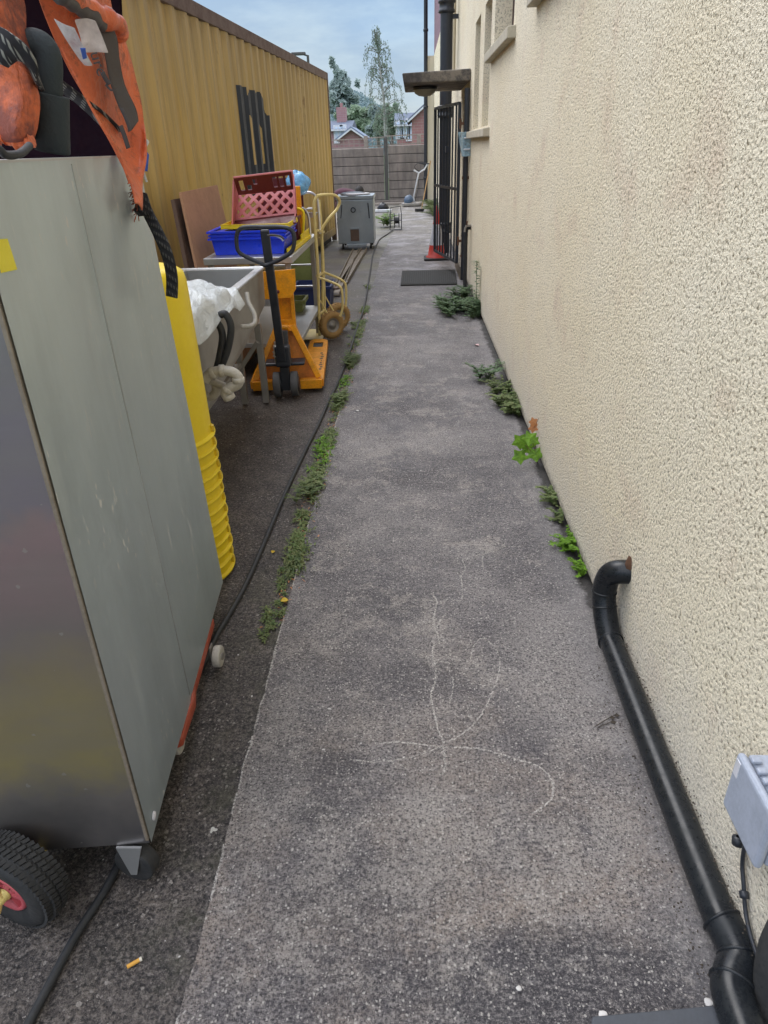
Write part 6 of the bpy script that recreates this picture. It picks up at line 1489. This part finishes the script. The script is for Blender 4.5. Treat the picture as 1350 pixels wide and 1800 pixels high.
flat_leaf('fallen_leaf', 'curled yellow leaf caught in the joint weeds below the big clump', 500, 1056, .030, 'lfy', .004)
flat_leaf('fallen_leaf', 'orange-brown leaf scrap on the ground between black pipe and wall', 1152, 1253, .022, 'lfo', .06)
f = MB()
for k in range(420):
    yy = random.uniform(1.9,7.5); x = path_edge(yy)+random.gauss(-.02,.025); leaf_strip(f, (x,yy,(YZ if x < path_edge(yy) else 0)+.003), random.uniform(0,6.28), random.uniform(.008,.024), random.uniform(.001,.0035), .006, .003, 0, 3)
o = f.build('dead_leaf_litter', M['lfo']); o['kind'] = 'stuff'; o['label'] = 'dry brown leaf fragments among the weeds of the joint'; o['category'] = 'leaf litter'
flat_leaf('petal', 'pale pink petal lying on the path near the wall weeds', 838, 607, .05, 'petal', .004, 'petal')
flat_leaf('paper_scrap', 'white scrap on the path at the bottom, left of the black elbow', 1060, 1786, .020, 'crumb', .005, 'scrap')
flat_leaf('paper_scrap', 'white curled scrap beside the bottom elbow of the black pipe', 1245, 1762, .018, 'crumb', .006, 'scrap')
flat_leaf('paper_scrap', 'small pale wisp on the path at bottom centre', 912, 1738, .012, 'crumb', .005, 'scrap')
flat_leaf('paper_scrap', 'white speck of paper beside the weeds at mid path', 628, 722, .022, 'crumb', .004, 'scrap')
tg = thing('dry_twig', 'small dark broken twig on the path left of the black pipe', 'twig', G(1065,1268))
f = MB(); f.tube([G(1046,1277,.004),G(1062,1267,.006),G(1082,1256,.005)], .0014, 6); f.tube([G(1050,1280,.003),G(1075,1268,.005)], .0011, 6); f.build('stick', M['twig'], tg)
f = MB(); 
for (px_,py_) in [(1076,1262),(1084,1258),(1078,1270)]: c_ = G(px_,py_,.004); f.add([c_+Vector((-.008,0,0)),c_+Vector((0,.007,.004)),c_+Vector((.009,0,.001)),c_+Vector((0,-.006,0))],[(0,1,2,3)])
f.build('leaf_bits', M['twig'], tg)
# stones / crumbs as stuff
f = MB()
for k in range(650):
    if random.random() < .55: y_ = random.uniform(.5,9)**1; x_ = random.uniform(-1.3,-.49); z_ = YZ
    else: y_ = random.uniform(.6,12); x_ = random.uniform(-.44,.64); z_ = 0
    s = random.uniform(.0008,.0024)*(1+y_*.12); c_ = Vector((x_,y_,z_+s*.4)); f.lathe([(0,-s*.4),(s*random.uniform(.7,1.3),0),(0,s*.5)], c_, (random.gauss(0,.2),random.gauss(0,.2),1), 5, False)
o = f.build('pale_grit', M['crumb']); o['kind'] = 'stuff'; o['label'] = 'scattered pale grit and crumbs on the ground'; o['category'] = 'grit'
f = MB()
for k in range(420):
    y_ = random.uniform(.75,1.75); x_ = random.choice([random.uniform(.56,.6), random.gauss(.655,.006)]); z_ = 0 if x_ < .62 else random.uniform(.09,.125)
    s = random.uniform(.001,.003); f.lathe([(0,-s*.5),(s,0),(0,s*.6)], Vector((x_,y_,z_+s*.4)), (random.gauss(0,.3),random.gauss(0,.3),1), 5, False)
o = f.build('dark_soil_crumbs', M['twig']); o['kind'] = 'stuff'; o['label'] = 'dark soil crumbs collected along the black waste pipe'; o['category'] = 'soil'

# ------------------------------------------------------------ world and light
sc = bpy.context.scene
wd = bpy.data.worlds.new('World'); sc.world = wd; wd.use_nodes = True; nt = wd.node_tree; nd = nt.nodes; bgn = nd['Background']
SUN_EL, SUN_AZ = 52, -35
sky = nd.new('ShaderNodeTexSky'); sky.sky_type = 'NISHITA'; sky.sun_disc = False; sky.sun_elevation = R(SUN_EL); sky.sun_rotation = R(SUN_AZ); sky.air_density = 1.0; sky.dust_density = 2.0
tc = nd.new('ShaderNodeTexCoord'); mp = nd.new('ShaderNodeMapping'); mp.inputs['Scale'].default_value = (1, 1, 3.2); nt.links.new(tc.outputs['Generated'], mp.inputs[0])
nz = nd.new('ShaderNodeTexNoise'); nz.inputs['Scale'].default_value = 3.4; nz.inputs['Detail'].default_value = 5; nt.links.new(mp.outputs[0], nz.inputs['Vector'])
rp_ = nd.new('ShaderNodeValToRGB'); rp_.color_ramp.elements[0].position = .34; rp_.color_ramp.elements[0].color = (.55,.55,.55,1); rp_.color_ramp.elements[1].position = .66; rp_.color_ramp.elements[1].color = (.98,.98,.98,1)
nt.links.new(nz.outputs['Fac'], rp_.inputs[0])
sepn = nd.new('ShaderNodeSeparateXYZ'); nt.links.new(tc.outputs['Generated'], sepn.inputs[0])
zr_ = nd.new('ShaderNodeValToRGB'); e = zr_.color_ramp.elements; e[0].position = .0; e[0].color = (6.2,7.8,9.2,1); e[1].position = 1; e[1].color = (36,37,40,1)
e2_ = zr_.color_ramp.elements.new(.21); e2_.color = (4.7,6.7,9.0,1); e3 = zr_.color_ramp.elements.new(.42); e3.color = (25,26.5,30,1)
nt.links.new(sepn.outputs[2], zr_.inputs[0])
mx = nd.new('ShaderNodeMix'); mx.data_type = 'RGBA'; nt.links.new(rp_.outputs[0], mx.inputs[0]); nt.links.new(sky.outputs[0], mx.inputs[6]); nt.links.new(zr_.outputs[0], mx.inputs[7])
nz2 = nd.new('ShaderNodeTexNoise'); nz2.inputs['Scale'].default_value = 5; nz2.inputs['Detail'].default_value = 6; nz2.inputs['Roughness'].default_value = .6; nt.links.new(mp.outputs[0], nz2.inputs['Vector'])
rp2 = nd.new('ShaderNodeValToRGB'); rp2.color_ramp.elements[0].position = .42; rp2.color_ramp.elements[0].color = (.80,.83,.88,1); rp2.color_ramp.elements[1].position = .62; rp2.color_ramp.elements[1].color = (1.08,1.05,1.0,1); nt.links.new(nz2.outputs['Fac'], rp2.inputs[0])
ml = nd.new('ShaderNodeMix'); ml.data_type = 'RGBA'; ml.blend_type = 'MULTIPLY'; ml.inputs[0].default_value = 1; nt.links.new(mx.outputs[2], ml.inputs[6]); nt.links.new(rp2.outputs[0], ml.inputs[7])
nt.links.new(ml.outputs[2], bgn.inputs['Color']); bgn.inputs['Strength'].default_value = .1
sd = bpy.data.lights.new('sun', 'SUN'); sd.energy = 1.1; sd.angle = R(30); sd.color = (1,.96,.9); so = bpy.data.objects.new('sun', sd); C.objects.link(so)
az = R(SUN_AZ); el_ = R(SUN_EL); dv = Vector((math.sin(az)*math.cos(el_), math.cos(az)*math.cos(el_), math.sin(el_)))
so.rotation_euler = dv.to_track_quat('Z', 'Y').to_euler(); so.location = (0,5,12)
sc.view_settings.view_transform = 'Standard'; sc.view_settings.look = 'None'; sc.view_settings.exposure = 0; sc.view_settings.gamma = 1
sc.render.engine = 'CYCLES'; sc.cycles.use_denoising = True; sc.cycles.max_bounces = 6; sc.cycles.transparent_max_bounces = 12
try: sc.cycles.denoising_prefilter = 'ACCURATE'
except Exception: pass
